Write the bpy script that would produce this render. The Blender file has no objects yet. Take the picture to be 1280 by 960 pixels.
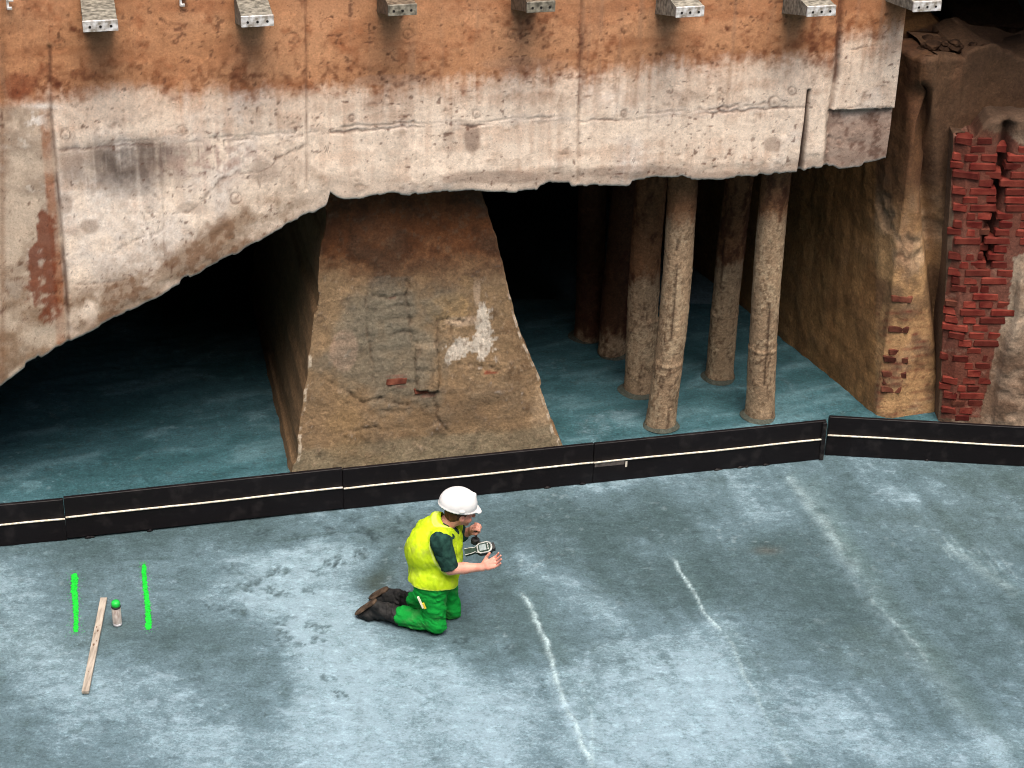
import bpy, math, random
import numpy as np
from mathutils import Vector, Matrix

# ---------------------------------------------------------------- camera
PITCH, ROLL, FPX, CAMH = math.radians(30), math.radians(1.5), 2600.0, 8.8
F_ = np.array([0, math.cos(PITCH), -math.sin(PITCH)])
R0 = np.array([1.0, 0, 0]); U0 = np.array([0, math.sin(PITCH), math.cos(PITCH)])
R_ = R0 * math.cos(ROLL) + U0 * math.sin(ROLL)
U_ = -R0 * math.sin(ROLL) + U0 * math.cos(ROLL)
CAM = np.array([0, 0, CAMH])
sc = bpy.context.scene
cd = bpy.data.cameras.new("camera"); cam = bpy.data.objects.new("camera", cd)
sc.collection.objects.link(cam); sc.camera = cam
cd.sensor_width = 36; cd.lens = 36 * FPX / 1280; cd.clip_start = 0.1; cd.clip_end = 500
m = Matrix(((R_[0], U_[0], -F_[0], 0), (R_[1], U_[1], -F_[1], 0), (R_[2], U_[2], -F_[2], CAMH), (0, 0, 0, 1)))
cam.matrix_world = m

# ---------------------------------------------------------------- light
SUN_EL, SUN_AZ = math.radians(68), math.radians(165)      # high, a little behind the viewer's right
w = bpy.data.worlds.new("World"); sc.world = w; w.use_nodes = True
nt = w.node_tree; nt.nodes.clear()
sky = nt.nodes.new("ShaderNodeTexSky"); sky.sky_type = 'NISHITA'; sky.sun_disc = False
sky.sun_elevation = SUN_EL; sky.sun_rotation = SUN_AZ; sky.air_density = 1.0; sky.dust_density = 6.0; sky.ozone_density = 1.0
bg = nt.nodes.new("ShaderNodeBackground"); bg.inputs['Strength'].default_value = 0.15
wo = nt.nodes.new("ShaderNodeOutputWorld")
nt.links.new(sky.outputs[0], bg.inputs[0]); nt.links.new(bg.outputs[0], wo.inputs[0])
sl = bpy.data.lights.new("sun", 'SUN'); sl.energy = 1.2; sl.angle = math.radians(40); sl.color = (1.0, 0.95, 0.88)
sun = bpy.data.objects.new("sun", sl); sc.collection.objects.link(sun)
sd = Vector((math.sin(SUN_AZ) * math.cos(SUN_EL), math.cos(SUN_AZ) * math.cos(SUN_EL), math.sin(SUN_EL)))
sun.rotation_euler = sd.to_track_quat('Z', 'Y').to_euler(); sun.location = (0, -2, 20)
sc.view_settings.view_transform = 'Standard'; sc.view_settings.look = 'None'
sc.cycles.pixel_filter_type = 'BLACKMAN_HARRIS'; sc.cycles.filter_width = 1.05
sc.view_settings.exposure = 1.0; sc.view_settings.gamma = 1.0

# ---------------------------------------------------------------- survey helpers: photo bearing -> place
def ray(x, y): return F_ * FPX + R_ * (x - 640) + U_ * (480 - y)
def floor_pt(x, y, z=0.0):
    d = ray(x, y); return CAM + d * ((z - CAMH) / d[2])
def plane_pt(x, y, p0, a):
    n = np.array([-math.sin(a), math.cos(a), 0]); d = ray(x, y)
    return CAM + d * (((np.array([p0[0], p0[1], 0]) - CAM) @ n) / (d @ n))
def proj(P):
    D = P - CAM; dz = D @ F_
    return 640 + FPX * (D @ R_) / dz, 480 - FPX * (D @ U_) / dz

# ---------------------------------------------------------------- numeric noise
_rng = np.random.RandomState(7); _perm = _rng.permutation(4096); _val = _rng.rand(4096)
def _h(ix, iy, iz, seed):
    a = _perm[(ix + seed * 131) & 4095]; a = _perm[(a + iy) & 4095]; a = _perm[(a + iz) & 4095]
    return _val[a]
def vnoise(x, y, z=0.0, seed=0):
    x, y, z = np.broadcast_arrays(np.asarray(x, float), np.asarray(y, float), np.asarray(z, float))
    ix = np.floor(x).astype(np.int64); iy = np.floor(y).astype(np.int64); iz = np.floor(z).astype(np.int64)
    fx, fy, fz = x - ix, y - iy, z - iz
    fx = fx * fx * (3 - 2 * fx); fy = fy * fy * (3 - 2 * fy); fz = fz * fz * (3 - 2 * fz)
    r = 0
    for dx in (0, 1):
        wx = fx if dx else 1 - fx
        for dy in (0, 1):
            wy = fy if dy else 1 - fy
            for dz in (0, 1):
                r = r + wx * wy * (fz if dz else 1 - fz) * _h(ix + dx, iy + dy, iz + dz, seed)
    return r * 2 - 1
def fbm(x, y, z=0.0, o=4, seed=0, g=0.5):
    a, s, t = 1.0, 0.0, 0.0
    x = np.asarray(x, float); y = np.asarray(y, float); z = np.asarray(z, float)
    for i in range(o):
        s = s + a * vnoise(x, y, z, seed + i * 7); t += a; a *= g; x = x * 2.03 + 11.3; y = y * 2.03 + 5.7; z = z * 2.03 + 3.1
    return s / t
def sstep(a, b, x): t = np.clip((x - a) / (b - a), 0, 1); return t * t * (3 - 2 * t)
def lin(*c):
    c = np.array(c, float) / 255.0
    return np.where(c <= 0.04045, c / 12.92, ((c + 0.055) / 1.055) ** 2.4)
def mixc(col, c, t):
    t = np.clip(t, 0, 1)[..., None]; return col * (1 - t) + np.asarray(c) * t
def seg_dist(u, v, pts):
    """distance to a polyline, and how far along it"""
    best = np.full(np.shape(u), 1e9); along = np.zeros(np.shape(u)); L = 0; tot = sum(math.dist(pts[i], pts[i+1]) for i in range(len(pts)-1))
    for (x0, y0), (x1, y1) in zip(pts[:-1], pts[1:]):
        dx, dy = x1 - x0, y1 - y0; l = math.hypot(dx, dy)
        t = np.clip(((u - x0) * dx + (v - y0) * dy) / (l * l), 0, 1)
        d = np.hypot(u - x0 - t * dx, v - y0 - t * dy)
        k = d < best; best = np.where(k, d, best); along = np.where(k, (L + t * l) / tot, along); L += l
    return best, along
def blob(u, v, cx, cy, rx, ry, a=0.0):
    c, s = math.cos(math.radians(a)), math.sin(math.radians(a))
    du, dv = u - cx, v - cy
    return np.exp(-(((du * c + dv * s) / rx) ** 2 + ((-du * s + dv * c) / ry) ** 2))
def inpoly(u, v, poly):
    r = np.zeros(np.shape(u), bool); n = len(poly)
    for i in range(n):
        x0, y0 = poly[i]; x1, y1 = poly[(i + 1) % n]
        if y0 == y1: continue
        c = ((y0 > v) != (y1 > v)) & (u < (x1 - x0) * (v - y0) / (y1 - y0) + x0); r ^= c
    return r

# ---------------------------------------------------------------- object helpers
COL = sc.collection
def tag(o, label=None, cat=None, group=None, kind=None):
    if label: o['label'] = label
    if cat: o['category'] = cat
    if group: o['group'] = group
    if kind: o['kind'] = kind
    return o
def empty(name, loc, label, cat, group=None):
    o = bpy.data.objects.new(name, None); o.empty_display_size = 0.1; o.location = loc; COL.objects.link(o)
    return tag(o, label, cat, group)
def mesh_obj(name, V, Fc, mat, parent=None, origin=None, smooth=True, col=None):
    V = np.asarray(V, float); me = bpy.data.meshes.new(name)
    if origin is None: origin = (0, 0, 0)
    me.from_pydata([tuple(v) for v in (V - np.asarray(origin, float))], [], [tuple(int(i) for i in f) for f in Fc])
    return _fin(me, name, mat, parent, origin, smooth, col)
def fast_mesh(name, V, Q, mat, parent=None, origin=None, smooth=True, col=None):
    V = np.asarray(V, float); Q = np.asarray(Q, np.int32)
    if origin is None: origin = (0, 0, 0)
    me = bpy.data.meshes.new(name)
    me.vertices.add(len(V)); me.vertices.foreach_set("co", (V - np.asarray(origin, float)).ravel())
    me.loops.add(Q.size); me.loops.foreach_set("vertex_index", Q.ravel())
    me.polygons.add(len(Q)); me.polygons.foreach_set("loop_start", np.arange(0, Q.size, 4, dtype=np.int32))
    me.polygons.foreach_set("loop_total", np.full(len(Q), 4, dtype=np.int32))
    me.update(calc_edges=True); me.validate()
    return _fin(me, name, mat, parent, origin, smooth, col)
def _fin(me, name, mat, parent, origin, smooth, col):
    if smooth: me.polygons.foreach_set("use_smooth", [True] * len(me.polygons))
    if col is not None:
        a = me.attributes.new("Col", 'FLOAT_COLOR', 'POINT')
        col = np.asarray(col); k_ = col.shape[-1]; c = np.ones((len(me.vertices), 4)); c[:, :k_] = np.clip(col.reshape(-1, k_), 0.0 if k_ == 4 else 0.002, 0.95); a.data.foreach_set("color", c.ravel())
    me.materials.append(mat); o = bpy.data.objects.new(name, me); COL.objects.link(o)
    if parent is not None:
        o.parent = parent; pl = np.array(parent.location)
        pp = parent.parent
        while pp is not None: pl = pl + np.array(pp.location); pp = pp.parent
        o.location = np.asarray(origin, float) - pl
    else: o.location = origin
    return o
def grid_quads(nr, nc):
    i = np.arange(nr - 1)[:, None] * nc + np.arange(nc - 1)[None, :]
    return np.stack([i, i + 1, i + nc + 1, i + nc], -1).reshape(-1, 4)
def grid_normals(P):
    du = np.gradient(P, axis=1); dv = np.gradient(P, axis=0); n = np.cross(du, dv)
    return n / np.maximum(np.linalg.norm(n, axis=-1, keepdims=True), 1e-9)
def box(c, ax, h, bev=0.0):
    """oriented box: centre, 3 axes, half sizes, with chamfered edges"""
    c = np.asarray(c, float); A = [np.asarray(a, float) / np.linalg.norm(a) for a in ax]
    V, Fc = [], []
    if bev <= 0:
        for sx in (-1, 1):
            for sy in (-1, 1):
                for sz in (-1, 1): V.append(c + A[0]*h[0]*sx + A[1]*h[1]*sy + A[2]*h[2]*sz)
        return V, [(0,1,3,2),(4,6,7,5),(0,4,5,1),(2,3,7,6),(0,2,6,4),(1,5,7,3)]
    idx = {}
    for sx in (-1, 1):
        for sy in (-1, 1):
            for sz in (-1, 1):
                for k in range(3):
                    hh = [h[0]-bev, h[1]-bev, h[2]-bev]; hh[k] += bev
                    idx[(sx, sy, sz, k)] = len(V); V.append(c + A[0]*hh[0]*sx + A[1]*hh[1]*sy + A[2]*hh[2]*sz)
    for k in range(3):
        o = [i for i in range(3) if i != k]
        for s in (-1, 1):
            q = []
            for a, b in ((-1,-1),(1,-1),(1,1),(-1,1)):
                t = [0,0,0]; t[k] = s; t[o[0]] = a; t[o[1]] = b; q.append(idx[(*t, k)])
            Fc.append(tuple(q))
            for s2 in (-1, 1):
                t = [0,0,0]
        for a in (-1, 1):
            for b in (-1, 1):
                t1 = [0,0,0]; t1[o[0]] = a; t1[o[1]] = b; t2 = list(t1); t1[k] = -1; t2[k] = 1
                Fc.append((idx[(*t1, o[0])], idx[(*t2, o[0])], idx[(*t2, o[1])], idx[(*t1, o[1])]))
    for sx in (-1, 1):
        for sy in (-1, 1):
            for sz in (-1, 1): Fc.append(tuple(idx[(sx, sy, sz, k)] for k in range(3)))
    return V, Fc
def join(parts):
    V, Fc, n = [], [], 0
    for v, f in parts:
        V += list(v); Fc += [tuple(i + n for i in q) for q in f]; n += len(v)
    return V, Fc
def tube(path, rad, n=10, cap=True):
    path = [np.asarray(p, float) for p in path]; V, Fc = [], []
    if not hasattr(rad, '__len__'): rad = [rad] * len(path)
    for i, p in enumerate(path):
        t = path[min(i + 1, len(path) - 1)] - path[max(i - 1, 0)]; t /= np.linalg.norm(t)
        a = np.cross(t, [0.13, 0.31, 0.94] if abs(t[2]) < .9 else [1, 0, 0]); a /= np.linalg.norm(a); b = np.cross(t, a)
        for k in range(n):
            w_ = 2 * math.pi * k / n; V.append(p + rad[i] * (a * math.cos(w_) + b * math.sin(w_)))
    for i in range(len(path) - 1):
        for k in range(n): Fc.append((i*n+k, i*n+(k+1) % n, (i+1)*n+(k+1) % n, (i+1)*n+k))
    if cap: Fc += [tuple(range(n))[::-1], tuple((len(path)-1)*n + k for k in range(n))]
    return V, Fc

# ---------------------------------------------------------------- materials
def _bsdf(name, rough=0.8, spec=0.3):
    mt = bpy.data.materials.new(name); mt.use_nodes = True; b = mt.node_tree.nodes['Principled BSDF']
    b.inputs['Roughness'].default_value = rough; b.inputs['Specular IOR Level'].default_value = spec
    return mt, mt.node_tree, b
def mat_field(name, rough=0.85, spec=0.25, grain=0.25, gscale=60, bump=0.4, bscale=90, bdist=0.006, speck=0.0, rvar=0.0, crisp=0.0, cs=(14, 42), cstretch=(1, 1, 1), flake=None):
    """albedo from the mesh's stain field, broken up by fine procedural grain; bump from two noises"""
    mt, t, b = _bsdf(name, rough, spec); N = t.nodes.new; L = t.links.new
    at = N("ShaderNodeAttribute"); at.attribute_name = "Col"
    tc = N("ShaderNodeNewGeometry")
    n1 = N("ShaderNodeTexNoise"); n1.inputs['Scale'].default_value = gscale; n1.inputs['Detail'].default_value = 8; n1.inputs['Roughness'].default_value = 0.74
    L(tc.outputs['Position'], n1.inputs['Vector'])
    mr = N("ShaderNodeMapRange"); mr.inputs[1].default_value = 0.34; mr.inputs[2].default_value = 0.66
    mr.inputs[3].default_value = 1 - grain; mr.inputs[4].default_value = 1 + grain; L(n1.outputs[0], mr.inputs[0])
    mx = N("ShaderNodeMix"); mx.data_type = 'RGBA'; mx.blend_type = 'MULTIPLY'; mx.inputs[0].default_value = 1
    L(at.outputs['Color'], mx.inputs[6]); L(mr.outputs[0], mx.inputs[7]); out = mx.outputs[2]
    if flake is not None:      # laitance: dried pale film with ragged crisp edges, amount carried in the alpha of the field
        mp0 = N("ShaderNodeMapping"); mp0.inputs['Scale'].default_value = (1, 1.45, 1); mp0.inputs['Rotation'].default_value = (0, 0, .25); L(tc.outputs['Position'], mp0.inputs[0])
        for s_, amp, lo_, hi_, mx_ in ((5.0, 1.7, .57, .71, .42), (21.0, 1.9, .56, .65, .36)):
            f_ = N("ShaderNodeTexNoise"); f_.inputs['Scale'].default_value = s_; f_.inputs['Detail'].default_value = 12; f_.inputs['Roughness'].default_value = 0.78; L(mp0.outputs[0], f_.inputs['Vector'])
            a_ = N("ShaderNodeMath"); a_.operation = 'MULTIPLY_ADD'; L(f_.outputs[0], a_.inputs[0]); a_.inputs[1].default_value = amp; a_.inputs[2].default_value = -amp / 2
            b_ = N("ShaderNodeMath"); b_.operation = 'ADD'; L(a_.outputs[0], b_.inputs[0]); L(at.outputs['Alpha'], b_.inputs[1])
            r_ = N("ShaderNodeMapRange"); r_.interpolation_type = 'SMOOTHSTEP'; r_.inputs[1].default_value = lo_; r_.inputs[2].default_value = hi_; r_.inputs[3].default_value = 0; r_.inputs[4].default_value = mx_; L(b_.outputs[0], r_.inputs[0])
            m_ = N("ShaderNodeMix"); m_.data_type = 'RGBA'; L(r_.outputs[0], m_.inputs[0]); L(out, m_.inputs[6]); m_.inputs[7].default_value = (*flake, 1); out = m_.outputs[2]
    if crisp > 0:      # flakes and scuffs with crisp edges, light and dark
        mp = N("ShaderNodeMapping"); mp.inputs['Scale'].default_value = cstretch; L(tc.outputs['Position'], mp.inputs[0])
        for s_, amp, ofs in ((cs[0], crisp, 0), (cs[1], crisp * .8, 5)):
            for sg in (1, -1):
                c_ = N("ShaderNodeTexNoise"); c_.noise_dimensions = '4D'; c_.inputs['W'].default_value = ofs + sg; c_.inputs['Scale'].default_value = s_; c_.inputs['Detail'].default_value = 9; c_.inputs['Roughness'].default_value = 0.72
                L(mp.outputs[0], c_.inputs['Vector'])
                r_ = N("ShaderNodeMapRange"); r_.inputs[1].default_value = .53; r_.inputs[2].default_value = .585; r_.inputs[3].default_value = 1; r_.inputs[4].default_value = 1 + sg * amp * (1 if sg > 0 else .8); L(c_.outputs[0], r_.inputs[0])
                m_ = N("ShaderNodeMix"); m_.data_type = 'RGBA'; m_.blend_type = 'MULTIPLY'; m_.inputs[0].default_value = 1; L(out, m_.inputs[6]); L(r_.outputs[0], m_.inputs[7]); out = m_.outputs[2]
    if speck > 0:
        v = N("ShaderNodeTexNoise"); v.inputs['Scale'].default_value = gscale * 1.6; v.inputs['Detail'].default_value = 3; L(tc.outputs['Position'], v.inputs['Vector'])
        r2 = N("ShaderNodeMapRange"); r2.inputs[1].default_value = 0.36; r2.inputs[2].default_value = 0.28; r2.inputs[3].default_value = 0; r2.inputs[4].default_value = speck; L(v.outputs[0], r2.inputs[0])
        m2 = N("ShaderNodeMix"); m2.data_type = 'RGBA'; L(r2.outputs[0], m2.inputs[0]); L(out, m2.inputs[6]); m2.inputs[7].default_value = (0.06, 0.035, 0.025, 1); out = m2.outputs[2]
    L(out, b.inputs['Base Color'])
    if rvar:
        r3 = N("ShaderNodeMapRange"); r3.inputs[1].default_value = 0.3; r3.inputs[2].default_value = 0.7; r3.inputs[3].default_value = rough - rvar; r3.inputs[4].default_value = rough + rvar
        L(n1.outputs[0], r3.inputs[0]); L(r3.outputs[0], b.inputs['Roughness'])
    n2 = N("ShaderNodeTexNoise"); n2.inputs['Scale'].default_value = bscale; n2.inputs['Detail'].default_value = 5; L(tc.outputs['Position'], n2.inputs['Vector'])
    bp = N("ShaderNodeBump"); bp.inputs['Strength'].default_value = bump; bp.inputs['Distance'].default_value = bdist
    L(n2.outputs[0], bp.inputs['Height']); L(bp.outputs[0], b.inputs['Normal'])
    return mt
def mat_noise(name, c1, c2, scale=20, rough=0.7, spec=0.3, bump=0.2, bscale=60, stretch=(1, 1, 1), lo=0.35, hi=0.65, rnd=0.0, coords='Object'):
    mt, t, b = _bsdf(name, rough, spec); N = t.nodes.new; L = t.links.new
    tc = N("ShaderNodeTexCoord"); mp = N("ShaderNodeMapping"); mp.inputs['Scale'].default_value = stretch; L(tc.outputs[coords], mp.inputs[0])
    n1 = N("ShaderNodeTexNoise"); n1.inputs['Scale'].default_value = scale; n1.inputs['Detail'].default_value = 6; L(mp.outputs[0], n1.inputs['Vector'])
    mr = N("ShaderNodeMapRange"); mr.inputs[1].default_value = lo; mr.inputs[2].default_value = hi; L(n1.outputs[0], mr.inputs[0])
    mx = N("ShaderNodeMix"); mx.data_type = 'RGBA'; L(mr.outputs[0], mx.inputs[0]); mx.inputs[6].default_value = (*c1, 1); mx.inputs[7].default_value = (*c2, 1)
    out = mx.outputs[2]
    if rnd:
        oi = N("ShaderNodeObjectInfo"); r = N("ShaderNodeMapRange"); r.inputs[3].default_value = 1 - rnd; r.inputs[4].default_value = 1 + rnd; L(oi.outputs['Random'], r.inputs[0])
        m2 = N("ShaderNodeMix"); m2.data_type = 'RGBA'; m2.blend_type = 'MULTIPLY'; m2.inputs[0].default_value = 1; L(out, m2.inputs[6]); L(r.outputs[0], m2.inputs[7]); out = m2.outputs[2]
        wv = N("ShaderNodeVectorMath"); wv.operation = 'ADD'; L(tc.outputs[coords], wv.inputs[0]); L(oi.outputs['Location'], wv.inputs[1]); L(wv.outputs[0], mp.inputs[0])
    L(out, b.inputs['Base Color'])
    n2 = N("ShaderNodeTexNoise"); n2.inputs['Scale'].default_value = bscale; n2.inputs['Detail'].default_value = 4; L(mp.outputs[0], n2.inputs['Vector'])
    bp = N("ShaderNodeBump"); bp.inputs['Strength'].default_value = bump; bp.inputs['Distance'].default_value = 0.005
    L(n2.outputs[0], bp.inputs['Height']); L(bp.outputs[0], b.inputs['Normal'])
    return mt

M_conc = mat_field("old_concrete", grain=0.16, gscale=70, bump=0.3, speck=0.6, crisp=0.13, cs=(7, 26))
M_floor = mat_field("screed_floor", rough=0.66, spec=0.25, grain=0.34, gscale=55, bump=0.35, bscale=70, bdist=0.004, rvar=0.12, crisp=0.24, cs=(9, 34), cstretch=(1, 1.5, 1), flake=tuple(lin(134, 156, 167)))
M_stone = mat_field("rough_masonry", grain=0.28, gscale=45, bump=0.5, bscale=45, bdist=0.010, speck=0.4, crisp=0.2, cs=(8, 30))
M_pile = mat_field("pile_concrete", grain=0.3, gscale=60, bump=0.8, bscale=50, bdist=0.006, speck=0.8, crisp=0.25, cs=(12, 30))
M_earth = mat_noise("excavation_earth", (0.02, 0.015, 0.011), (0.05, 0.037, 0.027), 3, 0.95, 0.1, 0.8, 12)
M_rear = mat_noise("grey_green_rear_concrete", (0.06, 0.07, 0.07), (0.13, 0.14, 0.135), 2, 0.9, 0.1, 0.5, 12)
M_ply = mat_noise("black_film_board", (0.006, 0.0042, 0.005), (0.030, 0.025, 0.025), 9, 0.5, 0.22, 0.12, 60, (1, 1, 1), lo=.55, hi=.95)
M_scuff = mat_noise("scuffed_black_board", (0.008, 0.007, 0.008), (0.06, 0.055, 0.05), 14, 0.7, 0.2, 0.3, 60, lo=0.45, hi=0.8)
M_cord = mat_noise("pale_cord", lin(190, 180, 160), lin(235, 228, 215), 40, 0.8, 0.2, 0.4, 200)

# ================================================================ SETTING
# ---- floor
def axis(lo, a, b, hi, d, n):
    return np.concatenate([np.linspace(lo, a, n, endpoint=False), np.arange(a, b, d), np.linspace(b, hi, n)])
gx = axis(-10.5, -4.3, 4.9, 11.5, 0.0145, 10); gy = axis(-6.0, 9.7, 16.8, 21.5, 0.0165, 10)
X, Y = np.meshgrid(gx, gy); Pf = np.stack([X, Y, np.zeros_like(X)], -1)
u, v = proj(Pf); inb = (X > -4.3) & (X < 4.9) & (Y > 9.7) & (Y < 16.8)
u = np.where(inb, u, -9999.); v = np.where(inb, v, -9999.)
nL = fbm(X * .55, Y * .55, 0, 3, 3); nM = fbm(X * 2.6, Y * 2.3, 0, 5, 21, .6); nF = fbm(X * 9, Y * 12, 0, 5, 41, .62); nS = fbm(X * 4, Y * 22, 0, 4, 51, .6)
nR = 1 - np.abs(fbm(X * 5, Y * 6, 0, 4, 61, .6)) * 2.2
nG = fbm(X * 19, Y * 27, 2, 3, 45, .7); nW = fbm(X * 1.3, Y * 1.1, 7, 4, 47, .6)
pale = -0.10 + 0.16 * nL + 0.30 * nW + 0.26 * nM
wu = u + 26 * nM + 9 * nF; wv = v + 18 * nM + 7 * nF
for a in [(420,880,75,120,1.0),(400,790,45,50,.5),(470,960,120,50,.6),(330,740,100,55,.55),(440,690,60,25,.5),(70,850,60,70,.5),(30,760,45,80,.4),(270,930,110,55,.55),
          (845,855,95,58,1.1),(790,930,90,50,.8),(630,905,95,70,.6),(560,855,80,50,.45),(945,640,60,22,.75,20),(790,600,70,9,.9,-6),(1150,622,75,22,.55),(1240,690,50,40,.3),
          (1235,930,80,50,.85),(1000,890,110,60,.55),(930,780,60,30,.4),(735,535,34,14,.9),(780,520,30,10,.5),(1000,480,60,30,.25),(740,760,60,22,.45,20),(820,690,50,14,.4,15),(500,640,90,12,.55,-5),
          (610,760,30,14,.3),(540,830,60,20,.35),(1100,930,80,30,.5),(905,960,80,40,.6),(215,640,60,10,.1),(690,720,50,14,.45,20),(1080,660,30,12,.35),(140,830,60,40,.2),(380,700,70,18,.45)]:
    pale += .85 * a[4] * blob(wu, wv, a[0], a[1], a[2], a[3], a[5] if len(a) > 5 else 0)
for a in [(690,650,90,26,.75),(840,660,50,16,.4),(850,720,90,36,.65),(200,655,190,24,.75),(60,690,90,18,.5),(610,790,70,45,.6),(700,810,60,40,.35,30),(480,728,26,20,1.1),(500,700,20,12,.5),
          (1010,680,70,34,.5),(1090,760,120,60,.35),(270,795,110,36,.6),(330,880,30,70,.25),(1200,840,70,40,.4,40),(1130,640,60,20,.3),(985,745,70,40,.45),(960,690,16,5,.9),(640,700,40,20,.3),(180,800,70,36,.45),
          (1180,900,40,40,.3),(870,640,60,16,.5),(760,670,60,20,.5),(1260,600,50,14,.3),(395,930,22,50,.2)]:
    pale -= .75 * a[4] * blob(wu, wv, a[0], a[1], a[2], a[3], a[5] if len(a) > 5 else 0)
sd_ = (floor_pt(1275, 955) - floor_pt(1035, 660))[:2]; sd_ /= np.linalg.norm(sd_); swp = fbm((X * sd_[1] - Y * sd_[0]) * 6.5 + .35 * nM, (X * sd_[0] + Y * sd_[1]) * .7, 3, 4, 49, .6)      # long trowel sweeps
pale = np.tanh(pale * 1.2) + .55 * swp * sstep(-2.5, 1.5, X) + .30 * nF + .20 * nG + .14 * nS
t = np.clip((pale + .85) / 2.0, 0, 1); t2 = t * t * (3 - 2 * t) * .5 + t * .5
c_dk = lin(59, 77, 80); c_md = lin(86, 107, 115); c_lt = lin(122, 146, 155)
fc = np.zeros(Pf.shape) + c_dk
fc = mixc(fc, c_md, t2 * 2); fc = mixc(fc, c_lt, np.clip(t2 * 2 - 1, 0, 1) ** .9)
fc = mixc(fc, lin(74, 88, 80), sstep(0.1, .5, fbm(X * 1.3, Y * 1.3, 3, 3, 71)) * .22 * (1 - t))      # greenish moss tone
fc = mixc(fc, lin(100, 90, 78), blob(u, v, 959, 688, 16, 5) * .3)
fc = mixc(fc, lin(55, 66, 62), blob(wu, wv, 474, 730, 22, 15) * .85)
# behind the barrier the screed is cleaner, deeper teal
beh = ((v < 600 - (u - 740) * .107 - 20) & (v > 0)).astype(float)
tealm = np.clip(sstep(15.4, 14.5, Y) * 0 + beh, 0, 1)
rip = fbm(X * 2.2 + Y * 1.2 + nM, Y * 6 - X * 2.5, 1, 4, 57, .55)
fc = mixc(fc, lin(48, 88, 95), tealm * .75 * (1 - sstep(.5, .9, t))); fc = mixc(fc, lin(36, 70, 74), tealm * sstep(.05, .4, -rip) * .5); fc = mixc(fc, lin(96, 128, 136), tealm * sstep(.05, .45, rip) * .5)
RIP = tealm * rip * .012
fz = 0.004 * nM + 0.003 * nF + 0.002 * nS + RIP
# ridges of dried laitance and pour lines
wob = 3.2 * vnoise(Y * 9, X * 9, 0, 5) + 6 * nM + 1.4 * vnoise(Y * 30, X * 30, 0, 6)
for pts, wd, hh, st, bd in [([(652,738),(668,775),(690,822),(701,862),(712,892),(728,925),(740,962)], 3.0, .016, .95, 15),
                    ([(838,696),(862,737),(885,768),(905,790)], 1.8, .009, .85, 9),
                    ([(905,790),(935,850),(960,900),(990,960)], 2.2, .006, .4, 12),
                    ([(740,962),(742,900),(728,850)], 1.8, .006, .45, 8),
                    ([(1035,660),(1085,735),(1140,800),(1195,880),(1275,955)], 14, .004, .10, 16), ([(1085,745),(1130,790),(1160,830)], 2, .004, .3, 6), ([(1010,600),(1040,660),(1075,720)], 10, .003, .10, 10),
                    ([(985,590),(1015,635),(1055,690)], 6, .003, .3, 10),
                    ([(1180,680),(1215,705),(1275,745)], 5, .003, .25, 10),
                    ([(400,770),(425,830),(445,900),(452,960)], 2.0, .003, -.25, 10)]:
    d, al = seg_dist(u + wob, v, pts); gap = 0.65 + .5 * nM
    k = np.exp(-(d / wd) ** 2) * sstep(0, .06, al) * sstep(1.0, .94, al) * np.clip(.8 + 1.2 * nF + .7 * nG, 0.0, 1)
    fz += hh * k * (1 if st > 0 else -1)
    if st > 0: fc = mixc(fc, lin(172, 194, 198), st * k)
    else: fc = mixc(fc, lin(110, 130, 132), -st * k)
    d2 = seg_dist(u + wob - bd * .9, v, pts)[0]; fc = mixc(fc, lin(84, 106, 108), np.exp(-(d2 / bd) ** 2) * .25)
for k in range(7):      # brushed comb marks at right
    d, al = seg_dist(u + wob * .4, v, [(1165 + k * 13, 668 + k * 3), (1195 + k * 13, 705 + k * 3)]); fc = mixc(fc, lin(160, 182, 186), np.exp(-(d / 1.4) ** 2) * .25 * np.clip(.5 + nF * 1.8, 0, 1))
for pts, st in [([(345,676),(395,668),(440,665),(500,655)], .5), ([(640,664),(720,655),(800,652)], .3), ([(150,700),(215,696)], .5), ([(380,690),(430,684)], .4), ([(60,712),(95,706)], .3), ([(480,668),(520,660)],.5)]:
    d, al = seg_dist(u, v + 2 * nF + 2 * nM, pts); k = np.exp(-(d / 1.7) ** 2) * st; fc = mixc(fc, lin(50, 68, 68), k); fz -= .004 * k
pale_cut = np.zeros(u.shape)
rs = random.Random(5)
prints = [(305,735,0),(335,738,10),(352,741,0),(268,757,0),(300,765,0),(352,776,-8),(355,792,5),(357,803,0),(384,738,-6),(386,780,10),(403,786,0),(395,715,0),(398,800,0),(410,846,0),(428,700,0),(375,808,20),(426,868,50),
          (372,672,0),(415,662,0),(410,703,-70),(452,662,0),(470,668,8),(505,650,0),(495,663,5),(340,715,0),(290,712,0),(322,728,0),(450,690,60),(464,676,0),(330,665,0),(440,648,0),(350,712,0),(640,812,0),(575,800,0),(505,752,10),(500,668,0)]
for (px, py, an) in prints:
    m1 = (np.abs(u - px) < 30) & (np.abs(v - py) < 22)
    if not m1.any(): continue
    uu, vv = u[m1], v[m1]; d = np.zeros(uu.shape)
    for j in range(7):
        ox, oy = rs.uniform(-9, 9), rs.uniform(-4.5, 4.5); d = np.maximum(d, blob(uu, vv, px + ox, py + oy, rs.uniform(1.8, 4.6), rs.uniform(1.1, 2.3), an + rs.uniform(-40, 40)))
    d = np.clip(d * 1.3, 0, 1) * np.clip(.85 + nF[m1], .3, 1)
    fz[m1] -= .007 * d; c = fc[m1]; fc[m1] = mixc(c, lin(36, 50, 52), d * .68); pale_cut[m1] = np.maximum(pale_cut[m1], d)
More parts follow.
